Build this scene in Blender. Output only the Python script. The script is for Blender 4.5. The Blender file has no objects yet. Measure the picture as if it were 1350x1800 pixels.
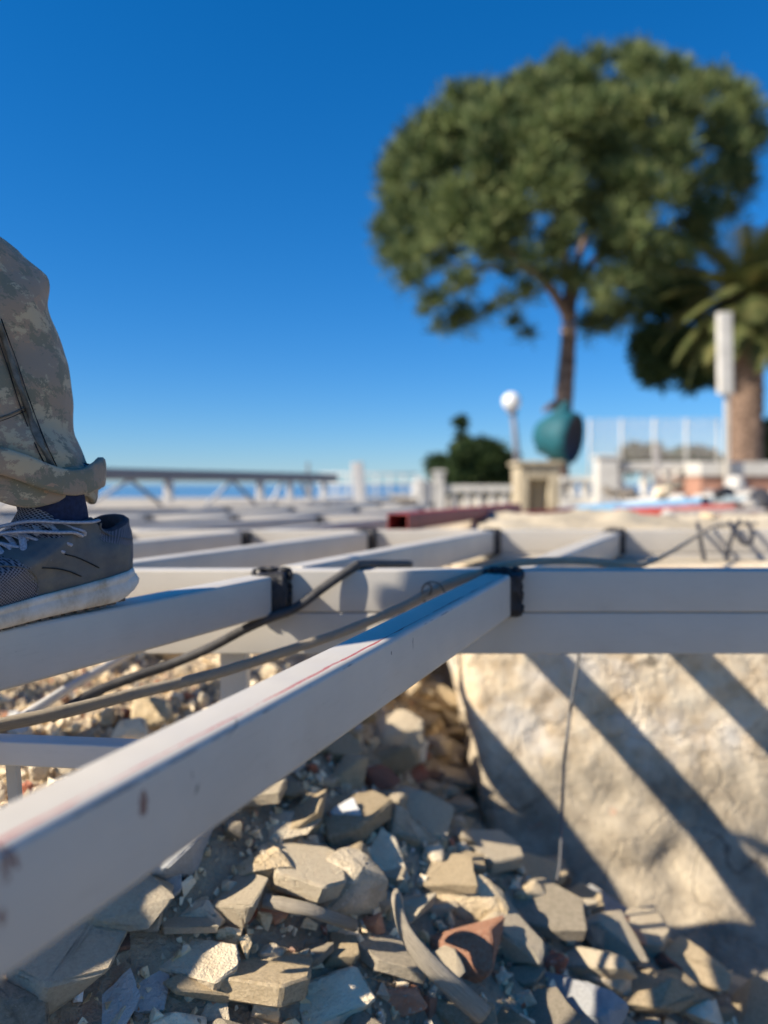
import bpy, bmesh, math, random
import numpy as np
from mathutils import Vector, Matrix, noise, Euler
R = math.radians
scene = bpy.context.scene
COL = scene.collection
# ------------------------------------------------------------------ camera
PITCH = R(2.12); F = 1352.0; CAMZ = 1.0
cam_d = bpy.data.cameras.new('camera'); cam = bpy.data.objects.new('camera', cam_d); COL.objects.link(cam)
cam.location = (0, 0, CAMZ); cam.rotation_euler = (math.pi/2 - PITCH, 0, 0)
cam_d.sensor_fit = 'HORIZONTAL'; cam_d.sensor_width = 36; cam_d.lens = 36*F/1350
cam_d.clip_start = 0.02; cam_d.clip_end = 30000
cam_d.dof.use_dof = True; cam_d.dof.focus_distance = 0.72; cam_d.dof.aperture_fstop = 3.6
scene.camera = cam
# ------------------------------------------------------------------ light
LT = Vector((2.60, 1.0, -2.05))                 # travel direction of sunlight
SUN_EL = math.atan2(-LT.z, math.hypot(LT.x, LT.y))
world = bpy.data.worlds.new('World'); scene.world = world; world.use_nodes = True
wn = world.node_tree; wn.nodes.clear()
wo = wn.nodes.new('ShaderNodeOutputWorld'); bg = wn.nodes.new('ShaderNodeBackground'); sky = wn.nodes.new('ShaderNodeTexSky')
sky.sky_type = 'NISHITA'; sky.sun_disc = False; sky.sun_elevation = SUN_EL
sky.sun_rotation = math.atan2(-LT.x, -LT.y)      # azimuth measured from +Y towards +X
sky.altitude = 0; sky.air_density = 1.0; sky.dust_density = 0.0; sky.ozone_density = 6.0
hs = wn.nodes.new('ShaderNodeHueSaturation'); hs.inputs['Saturation'].default_value = 1.215
wb = wn.nodes.new('ShaderNodeMix'); wb.data_type = 'RGBA'; wb.blend_type = 'MULTIPLY'; wb.inputs[0].default_value = 1
wb.inputs[7].default_value = (.66, .855, 1.12, 1)          # camera white balance for daylight
gm = wn.nodes.new('ShaderNodeGamma'); gm.inputs['Gamma'].default_value = .80
wn.links.new(sky.outputs[0], gm.inputs[0]); wn.links.new(gm.outputs[0], wb.inputs[6]); wn.links.new(wb.outputs[2], hs.inputs['Color']); wn.links.new(hs.outputs[0], bg.inputs['Color'])
bg.inputs['Strength'].default_value = 0.099
wn.links.new(bg.outputs[0], wo.inputs[0])
sl = bpy.data.lights.new('sun', 'SUN'); sun = bpy.data.objects.new('sun', sl); COL.objects.link(sun)
sl.energy = 5.0; sl.angle = R(0.55); sl.color = (1.0, 0.90, 0.76)
sun.location = (-6, -3, 8); sun.rotation_euler = LT.to_track_quat('-Z', 'Y').to_euler()
scene.view_settings.view_transform = 'Standard'; scene.view_settings.look = 'None'
scene.view_settings.exposure = 0.78; scene.view_settings.gamma = 1.0; scene.view_settings.use_curve_mapping = False
scene.render.engine = 'CYCLES'
scene.cycles.diffuse_bounces = 6; scene.cycles.max_bounces = 10

# ------------------------------------------------------------------ helpers
cp, sp = math.cos(PITCH), math.sin(PITCH)
def ray(px, py):
    x = (px-675)/F; y = -(py-900)/F
    return Vector((x, cp + y*sp, -sp + y*cp))
def P(px, py, Y):
    d = ray(px, py); return Vector((0, 0, CAMZ)) + d*(Y/d.y)
def smooth(a, b, x):
    t = max(0., min(1., (x-a)/(b-a))); return t*t*(3-2*t)
def interp(xs, ys, x): return float(np.interp(x, xs, ys))

class NT:
    def __init__(s, name, rough=0.8):
        s.m = bpy.data.materials.new(name); s.m.use_nodes = True; s.t = s.m.node_tree
        s.b = s.t.nodes['Principled BSDF']; s.b.inputs['Roughness'].default_value = rough
        s.tc = s.t.nodes.new('ShaderNodeTexCoord')
    def n(s, typ, **kw):
        nd = s.t.nodes.new('ShaderNode'+typ)
        for k, v in kw.items(): setattr(nd, k, v)
        return nd
    def l(s, a, b): s.t.links.new(a, b)
    def val(s, sock, v):
        if hasattr(v, 'is_output') or isinstance(v, bpy.types.NodeSocket): s.l(v, sock)
        else: sock.default_value = v
    def math(s, op, a, b=0.0, c=None, clamp=False):
        nd = s.n('Math', operation=op); nd.use_clamp = clamp
        s.val(nd.inputs[0], a); s.val(nd.inputs[1], b)
        if c is not None: s.val(nd.inputs[2], c)
        return nd.outputs[0]
    def noise(s, scale, detail=4, rough=.55, vec=None, dist=0.0):
        nd = s.n('TexNoise'); nd.inputs['Scale'].default_value = scale; nd.inputs['Detail'].default_value = detail
        nd.inputs['Roughness'].default_value = rough; nd.inputs['Distortion'].default_value = dist
        s.l(vec if vec is not None else s.tc.outputs['Object'], nd.inputs['Vector'])
        return nd.outputs['Fac']
    def ramp(s, fac, stops, interp='LINEAR'):
        nd = s.n('ValToRGB'); cr = nd.color_ramp; cr.interpolation = interp
        while len(cr.elements) < len(stops): cr.elements.new(0.5)
        for e, (p, c) in zip(cr.elements, stops):
            e.position = p; e.color = (c[0], c[1], c[2], 1) if hasattr(c, '__len__') else (c, c, c, 1)
        s.l(fac, nd.inputs[0]); return nd.outputs[0]
    def mix(s, f, a, b, mode='MIX'):
        nd = s.n('Mix', data_type='RGBA', blend_type=mode)
        s.val(nd.inputs[0], f)
        for i, v in ((6, a), (7, b)):
            if isinstance(v, bpy.types.NodeSocket): s.l(v, nd.inputs[i])
            else: nd.inputs[i].default_value = (v[0], v[1], v[2], 1)
        return nd.outputs[2]
    def bump(s, h, strength=.5, dist=.002):
        nd = s.n('Bump'); nd.inputs['Strength'].default_value = strength; nd.inputs['Distance'].default_value = dist
        s.l(h, nd.inputs['Height']); s.l(nd.outputs[0], s.b.inputs['Normal'])
    def color(s, c):
        if isinstance(c, bpy.types.NodeSocket): s.l(c, s.b.inputs['Base Color'])
        else: s.b.inputs['Base Color'].default_value = (c[0], c[1], c[2], 1)
    def mapv(s, scale=(1, 1, 1), src='Object', loc=(0, 0, 0), rot=(0, 0, 0)):
        nd = s.n('Mapping'); nd.inputs['Scale'].default_value = scale; nd.inputs['Location'].default_value = loc
        nd.inputs['Rotation'].default_value = rot
        s.l(s.tc.outputs[src], nd.inputs['Vector']); return nd.outputs[0]
    def sep(s, src='Object'):
        nd = s.n('SeparateXYZ'); s.l(s.tc.outputs[src], nd.inputs[0]); return nd.outputs

def simple(name, c, rough=.7, var=.25, scale=20, bump=.3, bd=.002, metal=0, c2=None, detail=5):
    t = NT(name, rough); f = t.noise(scale, detail, .6)
    lo = tuple(x*(1-var) for x in c); hi = tuple(min(1, x*(1+var)) for x in c)
    if c2: hi = c2
    t.color(t.ramp(f, [(.35, lo), (.65, hi)]))
    t.b.inputs['Metallic'].default_value = metal
    if bump: t.bump(f, bump, bd)
    return t.m

def mesh_obj(name, verts, faces, mat, parent=None, smooth_=False, mats=None, fmat=None, loc=None):
    me = bpy.data.meshes.new(name); me.from_pydata([tuple(v) for v in verts], [], faces); me.update()
    if mats:
        for m in mats: me.materials.append(m)
    elif mat: me.materials.append(mat)
    if fmat is not None: me.polygons.foreach_set('material_index', np.array(fmat, dtype=np.int32))
    if smooth_: me.polygons.foreach_set('use_smooth', np.ones(len(me.polygons), dtype=bool))
    o = bpy.data.objects.new(name, me); COL.objects.link(o)
    if parent: o.parent = parent
    if loc is not None: o.location = loc
    return o
def tag(o, label=None, cat=None, group=None, kind=None):
    if label: o['label'] = label
    if cat: o['category'] = cat
    if group: o['group'] = group
    if kind: o['kind'] = kind
    return o
def empty(name, loc, label=None, cat=None, group=None, rz=0):
    o = bpy.data.objects.new(name, None); COL.objects.link(o); o.location = loc; o.rotation_euler = (0, 0, rz)
    o.empty_display_size = .1
    return tag(o, label, cat, group)
def reparent(o, parent):
    """child keeps its world placement under an unrotated empty"""
    o.parent = parent; o.location = Vector(o.location) - Vector(parent.location); return o
def box_vf(x0, x1, y0, y1, z0, z1):
    v = [(x0,y0,z0),(x1,y0,z0),(x1,y1,z0),(x0,y1,z0),(x0,y0,z1),(x1,y0,z1),(x1,y1,z1),(x0,y1,z1)]
    f = [(0,3,2,1),(4,5,6,7),(0,1,5,4),(1,2,6,5),(2,3,7,6),(3,0,4,7)]
    return v, f
class MB:
    def __init__(s): s.v = []; s.f = []; s.fm = []
    def add(s, v, f, mi=0):
        o = len(s.v); s.v += [tuple(p) for p in v]; s.f += [tuple(i+o for i in q) for q in f]; s.fm += [mi]*len(f)
    def box(s, *a, mi=0): s.add(*box_vf(*a), mi)
    def build(s, name, mat=None, parent=None, smooth_=False, mats=None, bevel=0):
        o = mesh_obj(name, s.v, s.f, mat, parent, smooth_, mats, s.fm if mats else None)
        if bevel:
            b = o.modifiers.new('bevel', 'BEVEL'); b.width = bevel; b.segments = 2; b.limit_method = 'ANGLE'
        return o
def frames(pts, up=Vector((0, 0, 1))):
    n = len(pts); T = []
    for i in range(n):
        a = pts[max(0, i-1)]; b = pts[min(n-1, i+1)]; T.append((b-a).normalized())
    out = []
    for t in T:
        s = t.cross(up)
        if s.length < 1e-4: s = t.cross(Vector((1, 0, 0)))
        s.normalize(); u = s.cross(t).normalized(); out.append((t, s, u))
    return out
def catmull(pts, n):
    pts = [Vector(p) for p in pts]; P_ = [pts[0]*2-pts[1]] + pts + [pts[-1]*2-pts[-2]]; out = []
    for i in range(1, len(P_)-2):
        p0, p1, p2, p3 = P_[i-1:i+3]
        for k in range(n):
            t = k/n
            out.append(.5*((2*p1) + (p2-p0)*t + (2*p0-5*p1+4*p2-p3)*t*t + (3*p1-p0-3*p2+p3)*t**3))
    out.append(pts[-1]); return out
def sweep_vf(pts, ra, rb=None, seg=10, wob=0, caps=True):
    pts = [Vector(p) for p in pts]; fr = frames(pts); v = []; f = []; n = len(pts)
    for i, (p, (t, s, u)) in enumerate(zip(pts, fr)):
        a = ra[i] if hasattr(ra, '__len__') else ra
        b = (rb[i] if hasattr(rb, '__len__') else rb) if rb is not None else a
        for k in range(seg):
            th = 2*math.pi*k/seg; w = 1
            if wob: w = 1 + wob*noise.noise(Vector((i*.35, k*1.3, 3.1)))
            v.append(p + s*math.cos(th)*a*w + u*math.sin(th)*b*w)
    for i in range(n-1):
        for k in range(seg):
            k2 = (k+1) % seg; f.append((i*seg+k, (i+1)*seg+k, (i+1)*seg+k2, i*seg+k2))
    if caps:
        f.append(tuple(range(seg))); f.append(tuple((n-1)*seg+k for k in reversed(range(seg))))
    return v, f
def sweep(name, pts, ra, mat, parent=None, rb=None, seg=10, wob=0, uv=False):
    v, f = sweep_vf(pts, ra, rb, seg, wob)
    o = mesh_obj(name, v, f, mat, parent, True)
    if uv:
        me = o.data; L = [0.]
        for a, b in zip(pts[:-1], pts[1:]): L.append(L[-1] + (Vector(b)-Vector(a)).length)
        ul = me.uv_layers.new(name='uv')
        for p in me.polygons:
            for li in p.loop_indices:
                vi = me.loops[li].vertex_index
                k = vi % seg; ul.data[li].uv = (math.sin(math.pi*k/seg), L[vi//seg])
    return o

# ------------------------------------------------------------------ materials
def paint_material(name, marks=None, redline=None, base=(.53, .492, .425), dirt=.5):
    t = NT(name, .42)
    n1 = t.noise(9, 6, .6); n2 = t.noise(160, 3, .6)
    sc = t.noise(30, 5, .65, t.mapv((1, 8, 8)))
    c = t.ramp(n1, [(.3, tuple(x*.93 for x in base)), (.7, tuple(min(1, x*1.05) for x in base))])
    dm = t.ramp(sc, [(.56, 0), (.75, 1)])
    c = t.mix(t.math('MULTIPLY', dm, dirt*.35), c, (.30, .27, .22))
    # fine chips and scuffs
    ch = t.noise(210, 4, .7); cm = t.math('MULTIPLY', t.math('GREATER_THAN', ch, .73), t.math('GREATER_THAN', t.noise(14, 3), .55))
    c = t.mix(cm, c, (.06, .05, .045))
    stc = t.noise(7, 7, .75, t.mapv((.5, 30, 30), rot=(0, R(4), 0)))
    c = t.mix(t.math('MULTIPLY', t.ramp(stc, [(.60, 0), (.68, 1)]), .22), c, (.62, .60, .56))
    rd = t.noise(5, 6, .7); c = t.mix(t.math('MULTIPLY', t.ramp(rd, [(.60, 0), (.74, 1)]), .22*dirt*2), c, (.33, .27, .20))
    ox, oy, oz = t.sep()[0:3]
    if redline is not None:
        y0, zt = redline
        wob = t.math('MULTIPLY', t.math('SUBTRACT', t.noise(25, 3), .5), .004)
        d = t.math('ABSOLUTE', t.math('SUBTRACT', t.math('ADD', oy, wob), y0))
        thick = t.math('MULTIPLY', t.ramp(t.noise(18, 5, .7), [(.36, 0), (.60, 1)]), .0016)
        m = t.math('LESS_THAN', d, thick)
        m = t.math('MULTIPLY', m, t.math('GREATER_THAN', oz, zt))
        c = t.mix(t.math('MULTIPLY', m, .85), c, (.38, .04, .035))
        # paint worn along the near arris
        e = t.math('LESS_THAN', t.math('ABSOLUTE', t.math('SUBTRACT', oz, -.0035)), t.math('MULTIPLY', t.ramp(t.noise(22, 6, .75), [(.52, 0), (.72, 1)]), .0016))
        c = t.mix(t.math('MULTIPLY', e, .6), c, (.10, .07, .06))
    for (mx, mz, rx, rz, col, lean) in (marks or []):
        nx = t.math('MULTIPLY', t.math('SUBTRACT', t.noise(260, 3), .5), rx*2.2)
        dx = t.math('DIVIDE', t.math('ADD', t.math('SUBTRACT', t.math('ADD', ox, t.math('MULTIPLY', t.math('SUBTRACT', oz, mz), lean)), mx), nx), rx)
        dz = t.math('DIVIDE', t.math('SUBTRACT', oz, mz), rz)
        r = t.math('ADD', t.math('MULTIPLY', dx, dx), t.math('MULTIPLY', dz, dz))
        m = t.math('MULTIPLY', t.math('LESS_THAN', r, 1.0), t.math('LESS_THAN', oy, -.012))
        m = t.math('MULTIPLY', m, t.ramp(t.noise(420, 3, .7), [(.36, .15), (.52, .9)]))
        c = t.mix(m, c, col)
    t.color(c)
    h = t.math('ADD', t.math('MULTIPLY', n2, .3), n1)
    t.bump(h, .12, .001)
    rr = t.ramp(t.noise(24, 4), [(.3, .36), (.7, .52)]); t.l(rr, t.b.inputs['Roughness'])
    return t.m
M = {}
M['paint'] = paint_material('grey_paint')
M['paint_light'] = paint_material('pale_sunlit_paint', base=(.60, .575, .53))  # pale tubes and rods; on the frame posts it stands in for sunlight
M['brown_grey'] = paint_material('brown_grey_tone', base=(.22, .20, .195))  # brown grey tone for truss chords, some diagonals, boards and bars
M['redox'] = simple('red_oxide', (.30, .045, .035), .55, .3, 30, .1)
M['weld'] = simple('weld_black', (.022, .022, .026), .55, .6, 90, .9, .004)
M['dark'] = simple('dark_hollow', (.01, .01, .012), .9, .2)
def stone(name, c, c2, spots=None, scale=28, bd=.006):
    t = NT(name, .9)
    oi = t.n('ObjectInfo'); add = t.n('VectorMath', operation='ADD'); mul = t.n('VectorMath', operation='SCALE')
    comb = t.n('CombineXYZ'); t.l(oi.outputs['Random'], comb.inputs[0]); t.l(oi.outputs['Random'], comb.inputs[1])
    t.l(comb.outputs[0], mul.inputs[0]); mul.inputs['Scale'].default_value = 37.0
    t.l(t.tc.outputs['Object'], add.inputs[0]); t.l(mul.outputs[0], add.inputs[1]); vec = add.outputs[0]
    n1 = t.noise(scale, 6, .62, vec); n2 = t.noise(scale*6, 4, .6, vec)
    col = t.ramp(n1, [(.32, c), (.62, c2)])
    if spots: col = t.mix(t.ramp(t.noise(scale*2.3, 4, .7, vec), [(.58, 0), (.64, 1)]), col, spots)
    b = t.math('MULTIPLY_ADD', oi.outputs['Random'], .42, .88)
    vm = t.n('VectorMath', operation='SCALE'); t.l(col, vm.inputs[0]); t.l(b, vm.inputs['Scale'])
    t.color(vm.outputs[0])
    n3 = t.noise(scale*16, 3, .6, vec); t.bump(t.math('ADD', t.math('ADD', n1, t.math('MULTIPLY', n2, .55)), t.math('MULTIPLY', n3, .2)), .9, bd*1.3)
    return t.m
M['st_tan'] = stone('mortar_tan', (.56, .42, .235), (.74, .58, .36), (.42, .31, .17))
M['st_beige'] = stone('plaster_beige', (.70, .56, .37), (.82, .69, .48))
M['st_grey'] = stone('concrete_grey', (.42, .345, .235), (.60, .50, .35), (.66, .56, .40))
M['st_dark'] = stone('stone_dark', (.12, .10, .08), (.22, .19, .15))
M['st_red'] = stone('terracotta', (.36, .115, .06), (.50, .20, .12), (.44, .37, .30))
M['st_orange'] = stone('brick_orange', (.50, .20, .10), (.56, .30, .18), (.45, .38, .28))
M['st_white'] = stone('plaster_white', (.62, .61, .57), (.74, .73, .69))
M['st_blue'] = stone('tile_bluish', (.44, .42, .38), (.56, .53, .48))
M['st_brown'] = stone('brown_shard', (.17, .10, .07), (.27, .17, .12))
STONES = ['st_tan', 'st_beige', 'st_grey', 'st_dark', 'st_red', 'st_orange', 'st_white', 'st_blue', 'st_brown']

# ------------------------------------------------------------------ ground shape
BEAM_Z = 0.875
def G(x, y):
    """height of the loose rubble floor"""
    u = x - .30*(y-1.2)
    D = .42 + .57*max(0, u+.20); D = min(D + .16*smooth(1.25, 1.5, y)*smooth(-.15, .15, x), 1.02)
    D += .10*smooth(1.0, .6, y)
    D -= .22*smooth(.5, -.1, y)*smooth(-.4, .3, x)
    D -= .09*smooth(1.9, 3.0, y)
    n = noise.noise(Vector((x*3.1, y*3.1, 0)))*.014 + noise.noise(Vector((x*9, y*9, 4)))*.010
    return CAMZ - D + n
def WX(z): return .17 + .10*(.72-z)
def WY(z):
    return interp([-.14, -.06, .0, .06, .12, .20, .30, .45, .6, .82], [1.16, 1.27, 1.36, 1.44, 1.515, 1.58, 1.63, 1.68, 1.71, 1.75], z)
def on_ground(px, py, lift=0.0):
    d = ray(px, py); o = Vector((0, 0, CAMZ)); t = .3
    while t < 6:
        p = o + d*t
        if p.z <= G(p.x, p.y) + lift: return p
        if p.x > WX(p.z) and p.y > WY(p.z)-.03-lift: return p
        t += .006
    return o + d*t
# rubble floor sheet
def grid_sheet(name, x0, x1, y0, y1, nx, ny, fz, mat, parent=None):
    v = []; f = []
    for j in range(ny+1):
        for i in range(nx+1):
            x = x0+(x1-x0)*i/nx; y = y0+(y1-y0)*j/ny; v.append((x, y, fz(x, y)))
    for j in range(ny):
        for i in range(nx):
            a = j*(nx+1)+i; f.append((a, a+1, a+nx+2, a+nx+1))
    return mesh_obj(name, v, f, mat, parent, True)
t = NT('rubble_dirt', .95)
f1 = t.noise(14, 8, .7); f2 = t.noise(120, 4, .6)
vor = t.n('TexVoronoi'); vor.inputs['Scale'].default_value = 70; t.l(t.tc.outputs['Object'], vor.inputs['Vector'])
c = t.ramp(f1, [(.3, (.28, .21, .135)), (.5, (.46, .36, .24)), (.7, (.58, .48, .33))])
c = t.mix(t.ramp(vor.outputs['Distance'], [(.0, .5), (.35, 0)]), c, (.33, .30, .25))
c = t.mix(t.ramp(t.noise(9, 4, .6), [(.6, 0), (.68, .45)]), c, (.33, .12, .07))
t.color(c); t.bump(t.math('ADD', f1, t.math('MULTIPLY', f2, .5)), 1.0, .02); M['dirt'] = t.m
ground = grid_sheet('rubble_ground', -4.6, 1.6, -.6, 6.2, 230, 250, G, M['dirt'])
tag(ground, kind='structure')

t = NT('site_ground', .95); f1 = t.noise(3, 8, .7); f2 = t.noise(40, 5, .65)
t.color(t.ramp(f1, [(.35, (.36, .31, .24)), (.6, (.50, .45, .37))])); t.bump(t.math('ADD', f1, f2), .9, .03); M['site'] = t.m
site = grid_sheet('site_ground', -30, 30, -30, -.62, 60, 40, lambda x, y: .42+.15*noise.noise(Vector((x*.6, y*.6, 3)))+.03*noise.noise(Vector((x*3, y*3, 1))), M['site']); tag(site, kind='structure')  # unseen ground behind the camera, added pale to bounce sun onto the beams
site2 = grid_sheet('side_ground', 1.62, 30, -.60, 1.6, 60, 10, lambda x, y: .42+.15*noise.noise(Vector((x*.6, y*.6, 3)))+.03*noise.noise(Vector((x*3, y*3, 1))), M['site']); tag(site2, kind='structure')  # unseen strip to the right, added for the same bounced sunlight
# terrace on the right, its broken concrete face, the far terrace, the sea
def TZ(x, y): return .80 - .30*smooth(2.2, 13, y) + .01*noise.noise(Vector((x*2, y*2, 7)))
t = NT('terrace_earth', .95); f1 = t.noise(3, 8, .65)
t.color(t.ramp(f1, [(.35, (.36, .30, .21)), (.6, (.50, .43, .31))])); t.bump(f1, .8, .03); M['earth'] = t.m
terr = grid_sheet('terrace_ground', .20, 60, 1.90, 32, 120, 90, TZ, M['earth']); tag(terr, kind='structure')
t = NT('broken_plaster', .9)
a = t.noise(4.0, 7, .62); b = t.noise(15, 7, .7); d = t.noise(70, 5, .65)
oz = t.sep()[2]
low = t.ramp(t.math('ADD', oz, t.math('MULTIPLY', t.math('SUBTRACT', a, .5), .35)), [(.36, 1), (.46, 0)])
c = t.ramp(b, [(.34, (.54, .40, .24)), (.5, (.72, .59, .41)), (.66, (.78, .68, .51))])
c = t.mix(t.ramp(a, [(.52, 0), (.62, .7)]), c, (.68, .64, .57))
c = t.mix(t.ramp(t.noise(9, 6, .7), [(.56, 0), (.68, .7)]), c, (.42, .31, .19))
rough = t.ramp(b, [(.36, (.30, .245, .17)), (.62, (.50, .42, .30))])
c = t.mix(low, c, rough)
crk0 = t.n('TexVoronoi', feature='DISTANCE_TO_EDGE'); crk0.inputs['Scale'].default_value = 2.1
nv0 = t.n('TexNoise'); nv0.inputs['Scale'].default_value = 7; nv0.inputs['Detail'].default_value = 6; t.l(t.tc.outputs['Object'], nv0.inputs['Vector'])
s0 = t.n('VectorMath', operation='SCALE'); t.l(nv0.outputs['Color'], s0.inputs[0]); s0.inputs['Scale'].default_value = .30
a0_ = t.n('VectorMath', operation='ADD'); t.l(t.tc.outputs['Object'], a0_.inputs[0]); t.l(s0.outputs[0], a0_.inputs[1]); t.l(a0_.outputs[0], crk0.inputs['Vector'])
ckm = t.math('MULTIPLY', t.ramp(crk0.outputs['Distance'], [(.004, 1), (.014, 0)]), t.ramp(t.noise(3, 3), [(.45, 0), (.55, .75)]))
c = t.mix(ckm, c, (.13, .10, .07))
pits = t.ramp(t.noise(48, 4, .7), [(.64, 0), (.70, .8)]); c = t.mix(t.math('MULTIPLY', pits, low), c, (.22, .17, .11))
c = t.mix(t.math('MULTIPLY', t.ramp(t.noise(11, 5, .7, t.mapv((1, 1, 1), loc=(4, 2, 9))), [(.66, 0), (.70, .7)]), low), c, (.55, .26, .16))
t.color(c)
crk = t.n('TexVoronoi', feature='DISTANCE_TO_EDGE'); crk.inputs['Scale'].default_value = 3.2
wv = t.n('VectorMath', operation='ADD'); t.l(t.tc.outputs['Object'], wv.inputs[0])
nv = t.n('TexNoise'); nv.inputs['Scale'].default_value = 6; nv.inputs['Detail'].default_value = 5; t.l(t.tc.outputs['Object'], nv.inputs['Vector'])
sc_ = t.n('VectorMath', operation='SCALE'); t.l(nv.outputs['Color'], sc_.inputs[0]); sc_.inputs['Scale'].default_value = .35
t.l(sc_.outputs[0], wv.inputs[1]); t.l(wv.outputs[0], crk.inputs['Vector'])
ck = t.ramp(crk.outputs['Distance'], [(.0, 0), (.014, 1)])
hgt = t.math('ADD', t.math('MULTIPLY', b, .9), t.math('MULTIPLY', d, .35))
hgt = t.math('ADD', hgt, t.math('MULTIPLY', ck, .25))
t.bump(hgt, .9, .014); M['wallface'] = t.m
v = []; f = []; NU, NV = 150, 110
def wallpt(u, w):
    z = .80 - w*.95
    x = WX(z) + 2.6*u
    y = WY(z) + .10*u*2.6*0.0
    n = noise.noise(Vector((x*2.2, z*2.2, 1)))*.012 + noise.noise(Vector((x*6, z*6, 2)))*.008
    rg = smooth(.42, .22, z)
    n += rg*(noise.noise(Vector((x*14, z*14, 5)))*.018 + abs(noise.noise(Vector((x*5, z*5, 9))))*.022)
    n += .006*noise.noise(Vector((x*25, z*25, 3)))
    # corner turns back at the left edge
    e = max(0., 1-(x-WX(z))/.03)
    x += .012*noise.noise(Vector((z*9, 0, 0)))*(1 if u < .02 else 0)
    return Vector((x, y - n + .02*e*e, z + .012*noise.noise(Vector((x*4, 8, z))) * (0 if w < .01 else 1)))
for j in range(NV+1):
    for i in range(-8, NU+1):
        u = max(i, 0)/NU; w = j/NV; u = u**1.25
        p = wallpt(u, w)
        if i < 0: p = wallpt(0, w) + Vector((.004*math.sin(i), .055*(-i), 0)) + Vector((.02*noise.noise(Vector((i*.8, j*.14, 0))), 0, 0))
        v.append(p)
W_ = NU+9
for j in range(NV):
    for i in range(W_-1):
        a_ = j*W_+i; f.append((a_, a_+W_, a_+W_+1, a_+1))
# top lip joins the terrace
base_i = len(v)
for i in range(W_):
    p = v[i]; v.append((p[0], max(p[1], 1.93)+.06, .797))
for i in range(W_-1): f.append((i, i+1, base_i+i+1, base_i+i))
wall = mesh_obj('concrete_wall', v, f, M['wallface'], None, True)
tag(wall, 'broken pale concrete wall face crossed by slanting beam shadows, lower right', 'wall')

t = NT('sea_water', .16)
f1 = t.noise(.05, 8, .6, t.mapv((1, .35, 1))); t.color(t.ramp(f1, [(.4, (.012, .07, .20)), (.6, (.02, .10, .27))]))
t.bump(t.noise(.6, 5, .6), .5, .4); M['sea'] = t.m
v, f = [(-12000, 30, -14), (12000, 30, -14), (12000, 15000, -14), (-12000, 15000, -14), (-12000, -500, -14), (12000, -500, -14)], [(0, 1, 2, 3), (4, 5, 1, 0)]
sea = mesh_obj('sea', v, f, M['sea']); tag(sea, kind='structure')
# bank under the land down to the water
v, f = box_vf(-7, 62, -4, 33, -15, .05)
bank = mesh_obj('land_bank', [(x, (y if x > 0 or y < 0 else 6.4), z) for x, y, z in v], f, M['earth']); tag(bank, kind='structure')
v, f = box_vf(.25, 62, 1.95, 33, .05, .42)
tb = mesh_obj('terrace_base', v, f, M['earth']); tag(tb, kind='structure')

# ------------------------------------------------------------------ steel frame
TH, TW, RAD = .060, .040, .0045
def section(w, h, r, n=4):
    pts = []
    for cx, cz, a0 in ((w/2-r, -r, 0), (-w/2+r, -r, 90), (-w/2+r, -h+r, 180), (w/2-r, -h+r, 270)):
        for k in range(n+1):
            a = R(a0 + 90*k/n); pts.append((cx+r*math.cos(a), cz+r*math.sin(a)))
    return pts
def tube(name, p0, p1, w=TW, h=TH, mat=None, parent=None, rad=RAD, hollow=True, wall_t=.0025, seg_n=4):
    p0 = Vector(p0); p1 = Vector(p1); L = (p1-p0).length
    d = (p1-p0).normalized(); up = Vector((0, 0, 1))
    if abs(d.z) > .95: up = Vector((0, -1, 0))
    y = up.cross(d).normalized(); z = d.cross(y)
    S = section(w, h, rad, seg_n); n = len(S); v = [(0, a, b) for a, b in S] + [(L, a, b) for a, b in S]
    f = [(k, (k+1) % n, n+(k+1) % n, n+k) for k in range(n)]
    if hollow:
        Si = section(w-2*wall_t, h-2*wall_t, max(.001, rad-wall_t), seg_n)
        Si = [(a, b-wall_t) for a, b in Si]
        v += [(0, a, b) for a, b in Si] + [(L, a, b) for a, b in Si]
        f += [(k, 2*n+k, 2*n+(k+1) % n, (k+1) % n) for k in range(n)]
        f += [(n+k, n+(k+1) % n, 3*n+(k+1) % n, 3*n+k) for k in range(n)]
        f += [(2*n+k, 3*n+k, 3*n+(k+1) % n, 2*n+(k+1) % n) for k in range(n)]
    else:
        f += [tuple(reversed(range(n))), tuple(n+k for k in range(n))]
    o = mesh_obj(name, v, f, mat or M['paint'])
    me = o.data
    for p in me.polygons: p.use_smooth = len(p.vertices) == 4
    me.set_sharp_from_angle(angle=R(35)) if hasattr(me, 'set_sharp_from_angle') else None
    o.rotation_euler = Matrix((d, y, z)).transposed().to_euler(); o.location = p0
    if parent: reparent(o, parent)
    return o
frame = empty('steel_frame', (0, 1.1, BEAM_Z-.12), 'grey painted welded steel grid of box beams spanning the rubble', 'steel frame')
C0Y, DY, SLOPE = 1.10, .95, .466
CY = [C0Y + DY*j for j in range(7)]
def lx(k, y): return .19 + .33*k - SLOPE*(C0Y - y)
# cross beams: two stacked tubes each
span = [(-3.1, 3.2), (-3.6, 4.0), (-4.2, .35), (-4.6, .25), (-4.5, .1), (-4.4, 0.0), (-4.3, -.1)]
for j, y in enumerate(CY):
    x0, x1 = span[j]
    tube('cross_beam', (x0, y+TW/2, BEAM_Z), (x1, y+TW/2, BEAM_Z), parent=frame, rad=.0022)
    tube('cross_beam', (x0, y+TW/2+.001, BEAM_Z-TH-.0006), (x1, y+TW/2+.001, BEAM_Z-TH-.0015), parent=frame, rad=.0022)
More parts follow.
